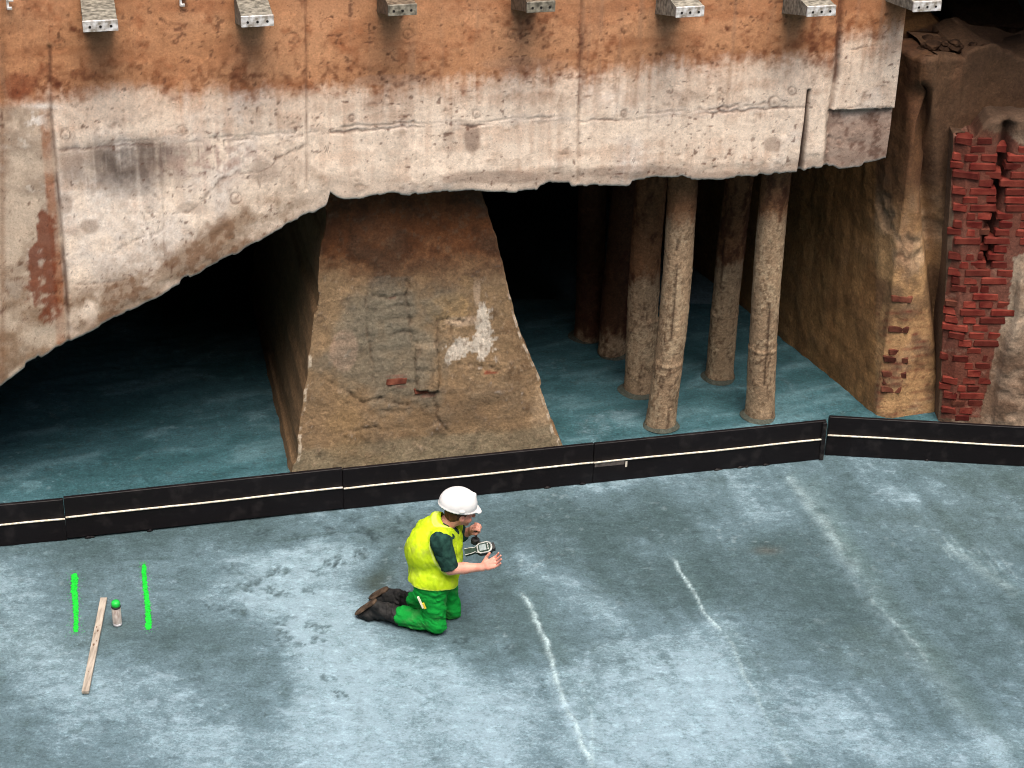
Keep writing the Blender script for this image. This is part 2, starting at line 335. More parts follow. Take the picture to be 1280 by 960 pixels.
# crumbs and pits
pit = sstep(.52, .62, fbm(X * 16, Y * 18, 0, 2, 81)); fc = mixc(fc, lin(62, 80, 80), pit * .35); fz -= .003 * pit
fl8 = sstep(.45, .6, fbm(X * 20, Y * 26, 4, 2, 91)) * sstep(-.1, .5, nM); fc = mixc(fc, lin(180, 200, 206), fl8 * .15)
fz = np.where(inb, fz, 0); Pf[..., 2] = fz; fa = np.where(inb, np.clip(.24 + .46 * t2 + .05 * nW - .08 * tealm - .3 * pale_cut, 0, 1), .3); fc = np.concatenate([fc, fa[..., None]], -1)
def floor_z(x, y):
    i = np.clip(np.searchsorted(gy, y), 0, len(gy) - 1); j = np.clip(np.searchsorted(gx, x), 0, len(gx) - 1); return float(fz[i, j])
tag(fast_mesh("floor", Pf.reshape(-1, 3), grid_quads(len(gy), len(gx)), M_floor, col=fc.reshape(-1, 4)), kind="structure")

# ---- excavation walls, covering deck, and unseen pieces added to block sky light
def struct_box(name, lo, hi, mat):
    c = (np.array(lo) + np.array(hi)) / 2; h = (np.array(hi) - np.array(lo)) / 2
    V, Fc = box(c, np.eye(3), h, 0.02); return tag(mesh_obj(name, V, Fc, mat, smooth=False), kind="structure")
A13 = math.radians(13); ES = np.array([math.cos(A13), math.sin(A13), 0]); EN = np.array([math.sin(A13), -math.cos(A13), 0])   # along the wall, out of it
B0 = np.array([0, 13.95, 0])
def wall_pt(s, z, out=0.0): return B0 + ES * s + EN * out + np.array([0, 0, z])
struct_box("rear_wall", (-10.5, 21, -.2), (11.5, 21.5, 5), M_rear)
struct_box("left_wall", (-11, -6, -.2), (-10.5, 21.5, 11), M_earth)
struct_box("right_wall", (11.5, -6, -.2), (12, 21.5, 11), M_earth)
struct_box("sky_blocking_wall", (-10.5, -6.5, -.2), (11.5, -6, 19), M_earth)  # unseen wall behind the viewpoint, its height set to block low sky light
V, Fc = box(wall_pt(0, 4.45, -4.0), (ES, EN, (0, 0, 1)), (12, 3.7, .2), .02)
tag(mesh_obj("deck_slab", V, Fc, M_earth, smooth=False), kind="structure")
struct_box("unseen_shade_slab", (3.35, 14.25, 4.27), (11.4, 20.9, 4.9), M_earth)  # out-of-view slab added to shade the top of the masonry

# ---- the great concrete wall hung over the void
def wpx(x, y): 
    q = plane_pt(x, y, B0, A13); return float((q - B0) @ ES), float(q[2])
edge = [(-420,760),(-120,560),(0,487),(40,458),(82,432),(118,412),(150,394),(200,371),(260,336),(300,319),(330,301),(370,276),(395,264),(409,257),(413,241),(420,247),(432,251),(480,243),(560,241),(640,239),(700,234),(760,232),(850,227),(950,219),(1000,214),(1030,213),(1088,212),(1105,207)]
eS = np.array([wpx(*q)[0] for q in edge]); eZ = np.array([wpx(*q)[1] for q in edge])
SR = wpx(1121, 110)[0]
ss = np.concatenate([np.linspace(-9.5, -3.95, 12, endpoint=False), np.arange(-3.95, SR, .0105), [SR]])
nz = 215; tt = np.linspace(0, 1, nz)
bz = np.interp(ss, eS, eZ)
bz = np.maximum(bz, -.1) + .028 * fbm(ss * 2.7, 0, 0, 3, 101) + .014 * fbm(ss * 12, 0, 0, 5, 103, .8) + .030 * sstep(.5, .6, vnoise(ss * 5.3, 3, 0, 9)) + .010 * sstep(.35, .4, vnoise(ss * 17, 8, 0, 19))
Z = bz[None, :] + (4.35 - bz[None, :]) * tt[:, None] ** 1.0
S = np.repeat(ss[None, :], nz, 0)
Pw = B0 + ES * S[..., None]; Pw[..., 2] = Z
u, v = proj(Pw)
n1 = fbm(S * 1.4, Z * 1.4, 0, 4, 111); n2 = fbm(S * 6, Z * 6, 0, 5, 121, .6); n3 = fbm(S * 22, Z * 22, 0, 4, 131, .6); nst = fbm(S * 30, Z * 1.6, 0, 4, 141, .6); nh = fbm(S * 3, Z * 30, 0, 4, 151, .6)
white = lin(238, 219, 199); wc = np.zeros(Pw.shape) + white
wc = mixc(wc, lin(205, 182, 162), sstep(-.1, .5, n2 + .3 * nst) * .55)
wc = mixc(wc, lin(236, 228, 220), sstep(.05, .5, n1 + .4 * n2) * .6)
wc = mixc(wc, lin(158, 134, 114), sstep(.15, .6, n2 * .6 + n3 * .6 + .25 * nh) * .55)
n4 = fbm(S * 40, Z * 40, 2, 3, 133, .7); wc = mixc(wc, lin(186, 160, 138), sstep(-.1, .6, n4 + .4 * n1) * .35); wc = mixc(wc, lin(196, 164, 140), sstep(.0, .6, fbm(S * 2.2, Z * 9, 0, 4, 137) + .5 * nst) * .5)
# lower taupe margin where the render has broken away
hb = Z - bz[None, :]
marg = sstep(.17, .03, hb + .10 * n2 + .09 * n1) * (.45 + .4 * sstep(-.2, .3, n1))
wc = mixc(wc, lin(168, 148, 132), marg * .85)
leftlow = blob(u, v, 130, 390, 75, 40, -28) + blob(u, v, 320, 285, 70, 28, -28) + .8 * blob(u, v, 250, 320, 90, 20, -28) + .9 * blob(u, v, 20, 430, 60, 60)
leftlow = leftlow * 1.5
wc = mixc(wc, lin(146, 122, 100), np.clip(leftlow, 0, 1) * sstep(-.35, .25, n2 + .2) * .9)
wc = mixc(wc, lin(110, 75, 50), np.clip(leftlow, 0, 1) * sstep(.05, .4, n3 + n2) * .6)
# brown soil-stained upper band
vb = np.interp(u, [0, 60, 180, 300, 480, 560, 640, 720, 850, 1000, 1045, 1050, 1130], [135, 122, 112, 112, 112, 104, 92, 90, 78, 74, 74, 50, 45])
q = (vb - v) + 12 * n2 + 10 * nst + 7 * n3 + 12 * n1 + 5 * n4
br = .72 * sstep(-17, 14, q) + .28 * sstep(-60, 0, q)
brown = np.zeros(Pw.shape) + lin(184, 132, 94)
brown = mixc(brown, lin(200, 150, 112), sstep(-.1, .5, n1 + n2 * .5) * .6)
brown = mixc(brown, lin(148, 88, 54), sstep(0, .6, n2 + .5 * n3 - .3 * n1) * .6)
brown = mixc(brown, lin(100, 54, 32), sstep(.15, .7, n3 * .6 + n4 * .5 + n2 * .3 + .25 * blob(0 * u, q - 20, 0, 0, 1, 22)) * .5)
brown = mixc(brown, lin(156, 100, 66), sstep(-.1, .5, fbm(S * 2.5, Z * 12, 5, 4, 139)) * .5)
wc = wc * (1 - br[..., None]) + brown * br[..., None]
wc = mixc(wc, lin(140, 88, 56), sstep(30, -10, v) * .35 * br)
# rusty gatherings just above the tide line
for cx, cy, rx, ry, a, st in [(465,60,30,8,-20,0),(520,97,34,7,-25,1),(700,95,34,7,0,1.2),(727,60,7,45,0,1.2),(680,52,9,16,0,.9),(690,30,60,30,0,.25),(430,92,60,12,0,.6),(60,110,30,14,0,.9),(80,105,20,10,0,.8),(20,60,26,50,0,.5),(310,95,60,4,0,.7),(40,100,60,14,0,.5),(615,57,3,12,0,.9),
                          (1020,60,14,60,5,.7),(1045,30,10,30,0,.7),(960,72,40,12,0,.4),(860,68,60,12,0,.45),(940,40,14,5,0,.8),(907,36,6,4,0,1.1),(760,40,20,30,0,.35),(200,60,150,20,0,.15),(1090,45,30,4,0,.4),(230,31,18,3,0,.9),(292,75,14,4,-20,.9),(250,33,60,3,-5,.5),(95,38,24,5,20,.9)]:
    wc = mixc(wc, lin(92, 46, 28), st * .95 * blob(u, v, cx, cy, rx, ry, a) * sstep(-.35, .45, n3 * .8 + n4 * .5 + n2 * .3))
# grey damp stain
gs = blob(u, v, 158, 207, 72, 32) + .6 * blob(u, v, 185, 190, 60, 14)
wc = mixc(wc, lin(96, 84, 76), np.clip(gs * 1.1 + .25 * n2, 0, 1) * sstep(.08, .3, gs) * np.clip(.85 + .55 * nst + .3 * n3, 0, 1) * .95)
wc = mixc(wc, lin(176, 148, 136), blob(u, v, 265, 200, 60, 26) * sstep(-.3, .3, n3 + nst) * .8)
for cx, cy, rx, ry, st in [(590,172,11,22,.9),(575,156,16,8,.4),(562,180,10,16,.4),(965,180,13,12,.7),(620,222,70,9,.7),(790,215,80,8,.6),(330,215,20,16,.6),(85,200,16,30,.5),(930,222,90,7,.6),(240,260,20,8,.5),(112,283,14,10,.6),(82,255,9,14,.6),(500,100,60,8,.3),(655,80,60,10,.2),(830,120,40,10,.2)]:
    wc = mixc(wc, lin(160, 138, 122), st * sstep(.25, .6, blob(u, v, cx, cy, rx, ry) + .22 * n2))
# left return and its rusty strip
lx = np.interp(v, [120, 350, 440], [62, 82, 86]); lft = sstep(3, -3, u - lx)
low = np.zeros(Pw.shape) + lin(186, 168, 148)
low = mixc(low, lin(150, 130, 110), sstep(-.2, .3, n2 + n1 * .5)); low = mixc(low, lin(206, 196, 182), sstep(.15, .4, n2 - n3 * .2 + .3 * n1) * .7)
low = mixc(low, lin(120, 92, 66), sstep(250, 420, v) * sstep(-.2, .3, n2) * .7)
lo_m = lft * sstep(128, 140, v + 8 * n2); wc = mixc(wc, low, lo_m * .85)
strip = sstep(14, 9, np.abs(u - lx + 14 + 3 * n2)) * sstep(122, 138, v)
rst = sstep(8, 4, np.abs(u - lx + 9)) * sstep(125, 150, v)
wc = mixc(wc, lin(150, 92, 56), rst * .75 * np.clip(.8 + n2, .2, 1))
wc = mixc(wc, lin(112, 52, 26), sstep(.25, .6, .25 * n3 + blob(u + 14 * n2, v, 52, 290, 7, 30) + .8 * blob(u + 14 * n2, v + 14 * n1, 44, 345, 9, 30) + .7 * blob(u + 16 * n2, v, 66, 370, 12, 50) + .6 * blob(u, v, 62, 300, 9, 50) + .2 * n3 + .15 * n2) * .85)
wc = mixc(wc, lin(120, 60, 36), sstep(.3, .7, blob(u, v, 20, 110, 24, 20) + .5 * blob(u, v, 55, 90, 22, 18) + .25 * n2) * .7)
wc = mixc(wc, lin(235, 226, 216), blob(u, v, 43, 152, 12, 14) * sstep(-.1, .2, n3) + blob(u, v, 55, 134, 18, 3))
wc = mixc(wc, lin(120, 80, 50), blob(u, v, 3, 200, 4, 400) * .5)
nst2 = fbm(S * 14, Z * 1.1, 4, 4, 143, .6); wc = mixc(wc, lin(150, 116, 92), sstep(.15, .55, nst2) * sstep(2.55, 3.3, Z) * .45)
disp = .005 * n1 + .003 * n2 + .0015 * n3
disp += -.004 * sstep(.5, .7, n3 + n2 * .4)
disp -= marg * .012 + .010 * np.exp(-hb / .010)      # broken arris rounds back
disp -= lft * .02
# construction joints
for pts, wd, dp, st in [([(382,-5),(383,120),(383,238)], 1.6, .010, .6), ([(727,-5),(724,110),(722,228)], 1.6, .012, .65), ([(62,60),(63,130),(82,350),(86,432)], 2.4, .02, .8),
                        ([(1052,-5),(1046,90),(1036,150),(1033,212)], 3.2, .03, .95), ([(200,180),(203,240),(206,330)], 1.0, .003, .35), ([(109,178),(110,245)], 1.0, .003, .4), ([(940,170),(941,215)], 1.0, .003, .35)]:
    d, al = seg_dist(u + 1.0 * n3, v, pts); k = np.exp(-(d / wd) ** 2)
    disp -= dp * k; wc = mixc(wc, lin(84, 52, 38), k * st * np.clip(.85 + 1.0 * n2, .25, 1) * sstep(1.15, .75, al * (1 if st < .7 else .6)))
d, al = seg_dist(u, v, [(1011,114),(1008,150),(1001,214)]); k = sstep(4.2, 1.8, d + (1 - al) * 1.5); disp -= .05 * k; wc = mixc(wc, lin(46, 26, 20), k * .95)
# crack running the length of the wall
crk = [(64,188),(110,184),(200,179),(260,177),(330,172),(382,172),(420,163),(475,161),(560,157),(640,154),(720,151),(860,145),(930,139),(1010,131)]
for off, wd, st in [(0, 1.6, .7), (4.5, 1.2, .3)]:
    d, al = seg_dist(u, v + off + 5 * n2 + 3 * n3, crk); k = np.exp(-(d / wd) ** 2) * np.clip(.55 + 1.4 * vnoise(S * 6, off, 0, 77), .1, 1)
    disp -= .006 * k; wc = mixc(wc, lin(92, 66, 54), k * st)
    wc = mixc(wc, lin(232, 222, 212), np.exp(-((d - 3) / 2) ** 2) * .25 * sstep(-.2, .3, n2))
for pts in [[(382,178),(350,200),(320,215),(300,218)],[(320,222),(325,235)],[(300,215),(270,235),(240,262),(215,268)],[(175,262),(185,285),(193,308)],[(140,318),(165,300),(195,290),(208,280)],[(90,355),(135,352),(160,351)],[(200,250),(175,230)],[(1046,137),(1080,136),(1115,135)],[(1052,160),(1075,140),(1095,150),(1103,175)],[(1075,190),(1076,210)],[(1060,60),(1100,60)],[(410,258),(380,272),(355,288)]]:
    d, al = seg_dist(u + 7 * n2, v + 8.0 * n2 + 3 * n3, pts); k = np.exp(-(d / 1.3) ** 2); disp -= .003 * k; wc = mixc(wc, lin(92, 68, 54), k * .6 * np.clip(.6 + 1.5 * n3, .1, 1))
# broken-off block bottom right, recessed
blk = inpoly(u + 2 * n3, v + 2 * n2, [(1038,139),(1125,135),(1116,212),(1034,216)]).astype(float)
wc = mixc(wc, lin(150, 126, 112), blk * .85); wc = mixc(wc, lin(96, 68, 56), blk * sstep(.0, .4, n2 + .6 * n3 + .4 * blob(u, v, 1098, 168, 10, 20)) * .75)
wc = mixc(wc, lin(206, 186, 170), blk * sstep(.1, .35, n1 + n2 * .6) * .6)
disp -= blk * (.035 + .02 * n2)
# form-tie marks
for cx, cy, r in [(75,56,7),(510,43,6),(641,42,6),(367,48,7),(227,164,6.5),(82,169,6),(968,128,7),(368,160,6),(440,148,4),(905,137,5),(837,113,4),(990,114,5),(505,153,4),(596,143,5),(780,142,4),(1050,180,4),(781,38,4),(218,50,5),(295,248,7),(187,264,4)]:
    d = np.hypot(u - cx, v - cy); k = np.exp(-((d - r) / 1.3) ** 2); disp -= .004 * k
    wc = mixc(wc, lin(92, 58, 42), k * .65 * np.clip(.6 + n3 * 1.6, .1, 1)); wc = mixc(wc, lin(96, 60, 44), np.exp(-(d / 2.2) ** 2) * .6)
ps = sstep(.50, .62, fbm(S * 24, Z * 30, 5, 2, 161)) * sstep(-.25, .3, fbm(S * 1.7, Z * 2.2, 9, 3, 163)); wc = mixc(wc, lin(96, 62, 46), ps * .7); disp -= .002 * ps
wc = mixc(wc, lin(88, 56, 40), sstep(.62, .7, fbm(S * 26, Z * 30, 5, 2, 171)) * .7)
wc = mixc(wc, lin(235, 228, 218), sstep(.03, 0, hb) * .4)
Pw = Pw + EN * disp[..., None]
# underside rows running back, and the right-hand end face
offs = [0.03, .08, .2, .45, .9, 1.6, 2.6, 4.0, 6.5]
und, uc = [], []
for o_ in offs[::-1]:
    r = Pw[0] - EN * o_; r[:, 2] = bz + .04 * fbm(ss * 4, o_ * 4, 0, 4, 181) + .02 * min(o_ / .1, 1); und.append(r)
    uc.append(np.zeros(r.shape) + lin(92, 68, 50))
Pall = np.concatenate([np.array(und), Pw], 0); Call = np.concatenate([np.array(uc), wc], 0)
nr, nc = Pall.shape[:2]
endc = []; endcol = []
for o_ in (.02, .15, .4, 1.0, 2.5, 6.5):
    c = Pall[:, -1].copy(); k0 = len(offs)
    base = Pw[:, -1] - EN * o_ ; c[k0:] = base; c[k0:, :] += ES * (.02 * fbm(Z[:, -1] * 5, o_ * 5, 0, 4, 191))[:, None]
    cu = Pall[:k0, -1].copy(); fr = (cu - Pw[0, -1]) @ (-EN); cu = cu - EN * np.clip(o_ - fr, 0, None)[:, None]; c[:k0] = cu
    endc.append(c); endcol.append(np.zeros(c.shape) + lin(112, 84, 62))
Pall = np.concatenate([Pall, np.stack(endc, 1)], 1); Call = np.concatenate([Call, np.stack(endcol, 1)], 1)
org = wall_pt(0, 2.3)
beam = fast_mesh("concrete_wall", Pall.reshape(-1, 3), grid_quads(nr, nc + 6), M_conc, origin=org, col=Call.reshape(-1, 3))
tag(beam, "huge weathered concrete wall, brown above and whitewashed below, hanging over the dark void", "concrete wall")

# ---- battered pier
PO = -0.14
def ppx(x, y, z_=None):
    q = plane_pt(x, y, B0 + EN * PO, A13); return float((q - B0) @ ES), float(q[2])
Ls = [ppx(*q) for q in [(357,640),(366,590),(378,520),(392,430),(400,350),(407,290),(410,240),(412,200)]]
Rs = [ppx(*q) for q in [(728,625),(703,560),(688,510),(672,465),(655,430),(634,350),(622,300),(606,252),(592,215)]]
zz = np.linspace(-.05, 2.75, 170)
sl_ = np.interp(zz, [q[1] for q in Ls], [q[0] for q in Ls]); sr_ = np.interp(zz, [q[1] for q in Rs], [q[0] for q in Rs])
sl_ = np.where(zz < Ls[0][1], Ls[0][0], sl_) + .014 * fbm(zz * 7, 0, 0, 4, 241, .7) + .02 * sstep(.45, .6, vnoise(zz * 6, 1, 0, 3)); sr_ = sr_ + .016 * fbm(zz * 7, 5, 0, 4, 243, .7) - .022 * sstep(.4, .55, vnoise(zz * 6, 9, 0, 3))
BK = 3.2; nb, nfp = 40, 200
rows, frm = [], []
for i, z in enumerate(zz):
    dep = PO - .02 - .05 * max(z, 0)
    tb = np.linspace(1, 0, nb, endpoint=False) ** 1.6
    left = [wall_pt(sl_[i], z, dep - BK * t_) for t_ in tb]
    fr = [wall_pt(sl_[i] + (sr_[i] - sl_[i]) * t_, z, dep) for t_ in np.linspace(0, 1, nfp)]
    rt = [wall_pt(sr_[i], z, dep - BK * t_) for t_ in (np.linspace(0, 1, nb + 1)[1:]) ** 1.6]
    rows.append(left + fr + rt)
Pp = np.array(rows); N_ = grid_normals(Pp); isf = np.zeros(Pp.shape[:2]); isf[:, nb:nb + nfp] = 1
u, v = proj(Pp); a, b, c = Pp[..., 0], Pp[..., 1], Pp[..., 2]
n1 = fbm(a * 2, b * 2, c * 2, 4, 201); n2 = fbm(a * 7, b * 7, c * 7, 5, 211, .6); n3 = fbm(a * 24, b * 24, c * 24, 4, 221, .6)
pc = np.zeros(Pp.shape) + lin(144, 122, 96)
pc = mixc(pc, lin(154, 136, 112), sstep(-.1, .5, n2 + n1 * .5) * .8); pc = mixc(pc, lin(112, 90, 68), sstep(.0, .45, n2 - n1 * .6 + n3 * .3) * .8)
pc = mixc(pc, lin(132, 124, 108), blob(u, v, 490, 410, 55, 60) * sstep(-.3, .2, n2 + .2) * .75)
pc = mixc(pc, lin(196, 164, 142), sstep(.4, .6, blob(u, v, 430, 438, 22, 30) + .25 * n2) * .8)
pc = mixc(pc, lin(188, 160, 118), sstep(.4, .6, blob(u, v, 560, 385, 35, 22) + .25 * n2) * .6)
pc = mixc(pc, lin(235, 230, 222), sstep(.42, .62, blob(u, v, 602, 400, 10, 34) + blob(u, v, 572, 437, 24, 14, -35) + blob(u, v, 608, 434, 15, 20) - .4 * blob(u, v, 590, 420, 5, 10) + .5 * n2 + .8 * n3) * .72)
pc = mixc(pc, lin(205, 185, 165), sstep(.4, .7, blob(u, v, 596, 365, 6, 24) + .9 * blob(u, v, 578, 402, 30, 9) + .3 * n2) * .6)
pc = mixc(pc, lin(190, 168, 140), sstep(.3, .7, blob(u, v, 675, 520, 14, 40) + .4 * n3) * .6)
pc = mixc(pc, lin(130, 125, 108), sstep(.1, .5, sstep(545, 580, v + (u - 370) * .1) + .3 * n2 - .2) * .6)
pc = mixc(pc, lin(96, 62, 44), sstep(-4, 4, 343 - (u - 410) * .07 - v + 10 * n2 + 6 * n1) * .0)
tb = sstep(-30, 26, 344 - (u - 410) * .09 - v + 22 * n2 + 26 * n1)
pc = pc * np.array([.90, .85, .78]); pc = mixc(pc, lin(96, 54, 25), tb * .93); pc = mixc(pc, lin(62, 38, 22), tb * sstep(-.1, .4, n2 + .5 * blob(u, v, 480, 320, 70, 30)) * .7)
pc = mixc(pc, lin(140, 62, 44), sstep(.4, .6, blob(u, v, 534, 493, 14, 4) + .8 * blob(u, v, 497, 482, 18, 3) + .8 * blob(u, v, 495, 470, 18, 3) + .8 * blob(u, v, 612, 466, 12, 3) + .6 * blob(u, v, 492, 373, 16, 3) + .25 * n3) * .75)
n4 = fbm(a * 45, b * 45, c * 45, 3, 231, .7); pc = mixc(pc, lin(96, 76, 58), sstep(.05, .6, n3 + n4 * .6) * .6); pc = mixc(pc, lin(190, 168, 140), sstep(.2, .6, n4 + n3 * .5 + n2 * .3) * .35 * (v > 345)); pc = mixc(pc, lin(84, 66, 50), sstep(.0, .5, n1 + .5 * n2) * .4)
pc = mixc(pc, lin(112, 110, 98), sstep(.2, .6, blob(u, v, 480, 430, 70, 70) + .4 * n1 + .3 * n2) * .5 * (v > 345)); pc = mixc(pc, lin(150, 122, 84), sstep(.1, .5, fbm(a * 1.6, b * 1.6, c * 2, 3, 237)) * .45 * (v > 345))
dsp = .020 * n1 + .009 * n2 + .004 * n3
for k, yy in enumerate([372, 386, 400, 420, 436, 452, 466, 482, 498, 515, 536]):
    dd = np.abs(v + (u - 500) * .08 - yy + 9 * n2 + 5 * n1); kk = np.exp(-(dd / 1.8) ** 2) * blob(u, v, 500, yy, 60 if k < 8 else 120, 30) * isf; kk = kk * np.clip(.35 + 1.2 * n2 + .6 * n3, 0, 1); dsp -= .016 * kk; pc = mixc(pc, lin(72, 56, 44), kk * .5)
for pts in [[(458,362),(460,430),(470,490)],[(508,350),(512,400),(520,450)],[(545,400),(547,488)],[(520,430),(522,490)],[(548,402),(580,400),(592,380)],[(545,490),(545,520),(560,540)],[(470,372),(505,376)],[(572,455),(640,460)],[(400,470),(450,500),(520,505)],[(560,400),(572,440)]]:
    d, al = seg_dist(u + 10 * n2 + 3 * n3, v + 10 * n2 + 3 * n3, pts); kk = np.exp(-(d / 1.8) ** 2) * isf * np.clip(.45 + 1.3 * n3 + .8 * n1, 0, 1); dsp -= .015 * kk; pc = mixc(pc, lin(76, 58, 44), kk * .55)
k = inpoly(u + 2 * n2, v + 2 * n2, [(519,432),(546,430),(548,487),(520,488)]); dsp += .03 * k * isf
edgeL = np.zeros(Pp.shape[:2]); edgeL[:, nb:nb + 3] = 1; edgeL[:, nb + nfp - 3:nb + nfp] = 1
pc = mixc(pc, lin(214, 198, 176), edgeL * sstep(.05, .35, n3 + n2) * (v > 350) * .7)
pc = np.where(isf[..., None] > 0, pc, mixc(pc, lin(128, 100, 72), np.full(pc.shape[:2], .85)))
Pp = Pp - N_ * 0 + np.where(isf[..., None] > 0, EN, -ES * ((np.arange(Pp.shape[1]) < nb) * 2 - 1)[None, :, None]) * dsp[..., None] * 1.0
pier = empty("masonry_pier", wall_pt(-.7, 0, -.8), "tapering brown masonry pier with white lime patches standing under the concrete wall", "pier")
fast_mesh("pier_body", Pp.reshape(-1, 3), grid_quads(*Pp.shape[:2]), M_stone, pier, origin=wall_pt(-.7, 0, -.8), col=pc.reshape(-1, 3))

# ---- bricks
M_brick = mat_noise("red_brick", lin(92, 28, 22), lin(122, 56, 44), 9, 0.85, 0.2, 0.7, 40, rnd=.38)
M_brickold = mat_noise("sooty_red_brick", lin(72, 34, 26), lin(112, 66, 50), 12, 0.9, 0.2, 0.7, 40, rnd=.3)
def brick_mesh(name, L, D, Hh, seed, mat):
    r = random.Random(seed); V, Fc = box((0, 0, 0), np.eye(3), (L / 2, D / 2, Hh / 2), .009)
    V = [v_ + np.array([r.uniform(-.006, .006), r.uniform(-.006, .006), r.uniform(-.003, .003)]) for v_ in V]
    me = bpy.data.meshes.new(name); me.from_pydata([tuple(q) for q in V], [], Fc); me.materials.append(mat); return me
BR = [brick_mesh("brick", L, .12, .063, i, M_brick) for i, L in enumerate((.110, .100, .120, .065, .205, .135))]
BO = [brick_mesh("brick", L, .12, .060, i + 20, M_brickold) for i, L in enumerate((.20, .108, .17))]
def put_brick(me, p, ang, parent, tilt=0.0):
    o = bpy.data.objects.new("brick", me); COL.objects.link(o); o.parent = parent; o.location = np.array(p) - np.array(parent.location); o.rotation_euler = (tilt, tilt * .5, ang); return o
for px_, py_, k in [(534, 492, 0), (497, 481, 2)]:
    s_, z_ = ppx(px_, py_); put_brick(BO[k], wall_pt(s_, z_, PO - .02 - .05 * z_ - .052), A13 + .02, pier)

# ---- right-hand masses
SURF = {}
def mass(name, plan, dens, ztop_f, back, dispf, colf, origin, label, cat, nzr=120, shear=0.0):
    P = [np.array(q, float) for q in plan]; pts = []
    for i in range(len(P) - 1):
        n = dens[i]
        for k in range(n): pts.append(P[i] + (P[i + 1] - P[i]) * k / n)
    pts.append(P[-1]); pts = np.array(pts); n = len(pts)
    tang = np.gradient(pts, axis=0); tang /= np.linalg.norm(tang, axis=1)[:, None]
    for _ in range(3): tang[1:-1] = (tang[:-2] + tang[1:-1] * 2 + tang[2:]) / 4
    nrm = np.stack([tang[:, 1], -tang[:, 0]], 1)
    q = np.zeros((n, 3)); q[:, :2] = pts; q[:, 2] = 2.0
    for _ in range(2):
        uu, vv = proj(q); zt = ztop_f(uu, pts); q[:, 2] = zt
    rowsP = []; up = np.linspace(0, 1, nzr)
    G = np.zeros((nzr, n, 3)); G[..., 0] = pts[None, :, 0]; G[..., 1] = pts[None, :, 1]; G[..., 2] = -.05 + (zt[None, :] + .05) * up[:, None]; G[..., 0] -= shear * G[..., 2] * sstep(4.4, 3.75, G[..., 0])
    uu, vv = proj(G); a, b, c = G[..., 0], G[..., 1], G[..., 2]
    nn = (fbm(a * 1.8, b * 1.8, c * 1.8, 4, 301), fbm(a * 6, b * 6, c * 6, 5, 311, .6), fbm(a * 20, b * 20, c * 20, 4, 321, .6))
    D = dispf(uu, vv, G, nn); C_ = colf(uu, vv, G, nn)
    G[..., :2] += nrm[None] * D[..., None]
    tops, tcs = [], []
    for j, o_ in enumerate((.03, .07, .13, .2, .3, .42, .6, .8, 1.1, 1.6)):
        r = G[-1].copy(); r[:, :2] -= nrm * min(o_, back); r[:, 2] = zt + .05 * fbm(pts[:, 0] * 6, pts[:, 1] * 6, o_ * 8, 4, 331) + .10 * fbm(pts[:, 0] * 2.5, pts[:, 1] * 2, o_ * 3, 3, 341) - (.25 * max(0, o_ - .8)); r[:, 1] += 0
        tops.append(r); tcs.append(C_[-1] * .8)
    G = np.concatenate([G, np.array(tops)], 0); C_ = np.concatenate([C_, np.array(tcs)], 0)
    root = empty(name, origin, label, cat); SURF[name] = G[:nzr].reshape(-1, 3)
    fast_mesh(name + "_body", G.reshape(-1, 3), grid_quads(*G.shape[:2]), M_stone, root, origin=origin, col=C_.reshape(-1, 3))
    return root
Cn = floor_pt(1095, 519)[:2]; A27 = math.radians(27)
backp = Cn + np.array([-math.sin(A27), math.cos(A27)]) * 5.5
def d1(u, v, G, nn):
    d = .012 * nn[0] + .010 * nn[1] + .007 * nn[2] + .012 * fbm(G[..., 0] * 9, G[..., 1] * 9, G[..., 2] * 1.5, 3, 381) - .03 * sstep(.35, .6, nn[0] + nn[1] * .6)
    e, _ = seg_dist(u, v, [(1150,120),(1160,230),(1170,330),(1182,420),(1190,520)]); d -= .16 * np.exp(-(e / 10) ** 2) + .05 * sstep(1165, 1190, u)
    return d
def c1(u, v, G, nn):
    c = np.zeros(G.shape) + lin(180, 142, 100)
    c = mixc(c, lin(168, 144, 118), sstep(-.1, .45, nn[1] + nn[0] * .5) * .7); c = mixc(c, lin(100, 76, 56), sstep(0, .4, nn[1] - nn[0]) * .7)
    c = mixc(c, lin(70, 42, 26), sstep(330, 210, v + 30 * nn[1]) * .88); c = mixc(c, lin(96, 74, 56), sstep(1158, 1176, u - (v - 200) * .08 + 5 * nn[1]) * .6); c = mixc(c, lin(120, 84, 60), sstep(.0, .5, fbm(G[..., 0] * 9, G[..., 1] * 9, G[..., 2] * 2, 3, 383)) * .4)  # soil-brown top, coloured darker still in place of overhead shade
    for k in range(15):
        yy = 392 + k * 9; kk = np.exp(-((v + (u - 1100) * .02 - yy + 3 * nn[1]) / 1.7) ** 2) * sstep(1090, 1098, u) * sstep(1185, 1150, u + 8 * nn[1]); c = mixc(c, lin(112, 52, 38), kk * .9 * np.clip(.5 + 1.4 * nn[1], 0, 1))
    side = sstep(1096, 1092, u); c = mixc(c, lin(128, 92, 54), side * .7); return c
def zt1(u, pts): return 3.12 + .06 * fbm(pts[:, 0] * 5, pts[:, 1] * 5, 0, 4, 351) + .14 * (vnoise(pts[:, 0] * 3.1, 2, 0, 8) > 0) * vnoise(pts[:, 0] * 3.1, 5, 0, 8)
plan1 = [backp, Cn + (backp - Cn) * .25, Cn, Cn + np.array([.12, -.03]), (3.72, 15.02), (4.05, 15.0), (4.12, 15.2), (4.2, 17.5)]
col1 = mass("earth_column", plan1, [30, 70, 14, 60, 30, 12, 20], zt1, .6, d1, c1, (3.3, 15.3, 0), "tall plain brown earth-caked masonry block beside the end of the concrete wall", "masonry block")
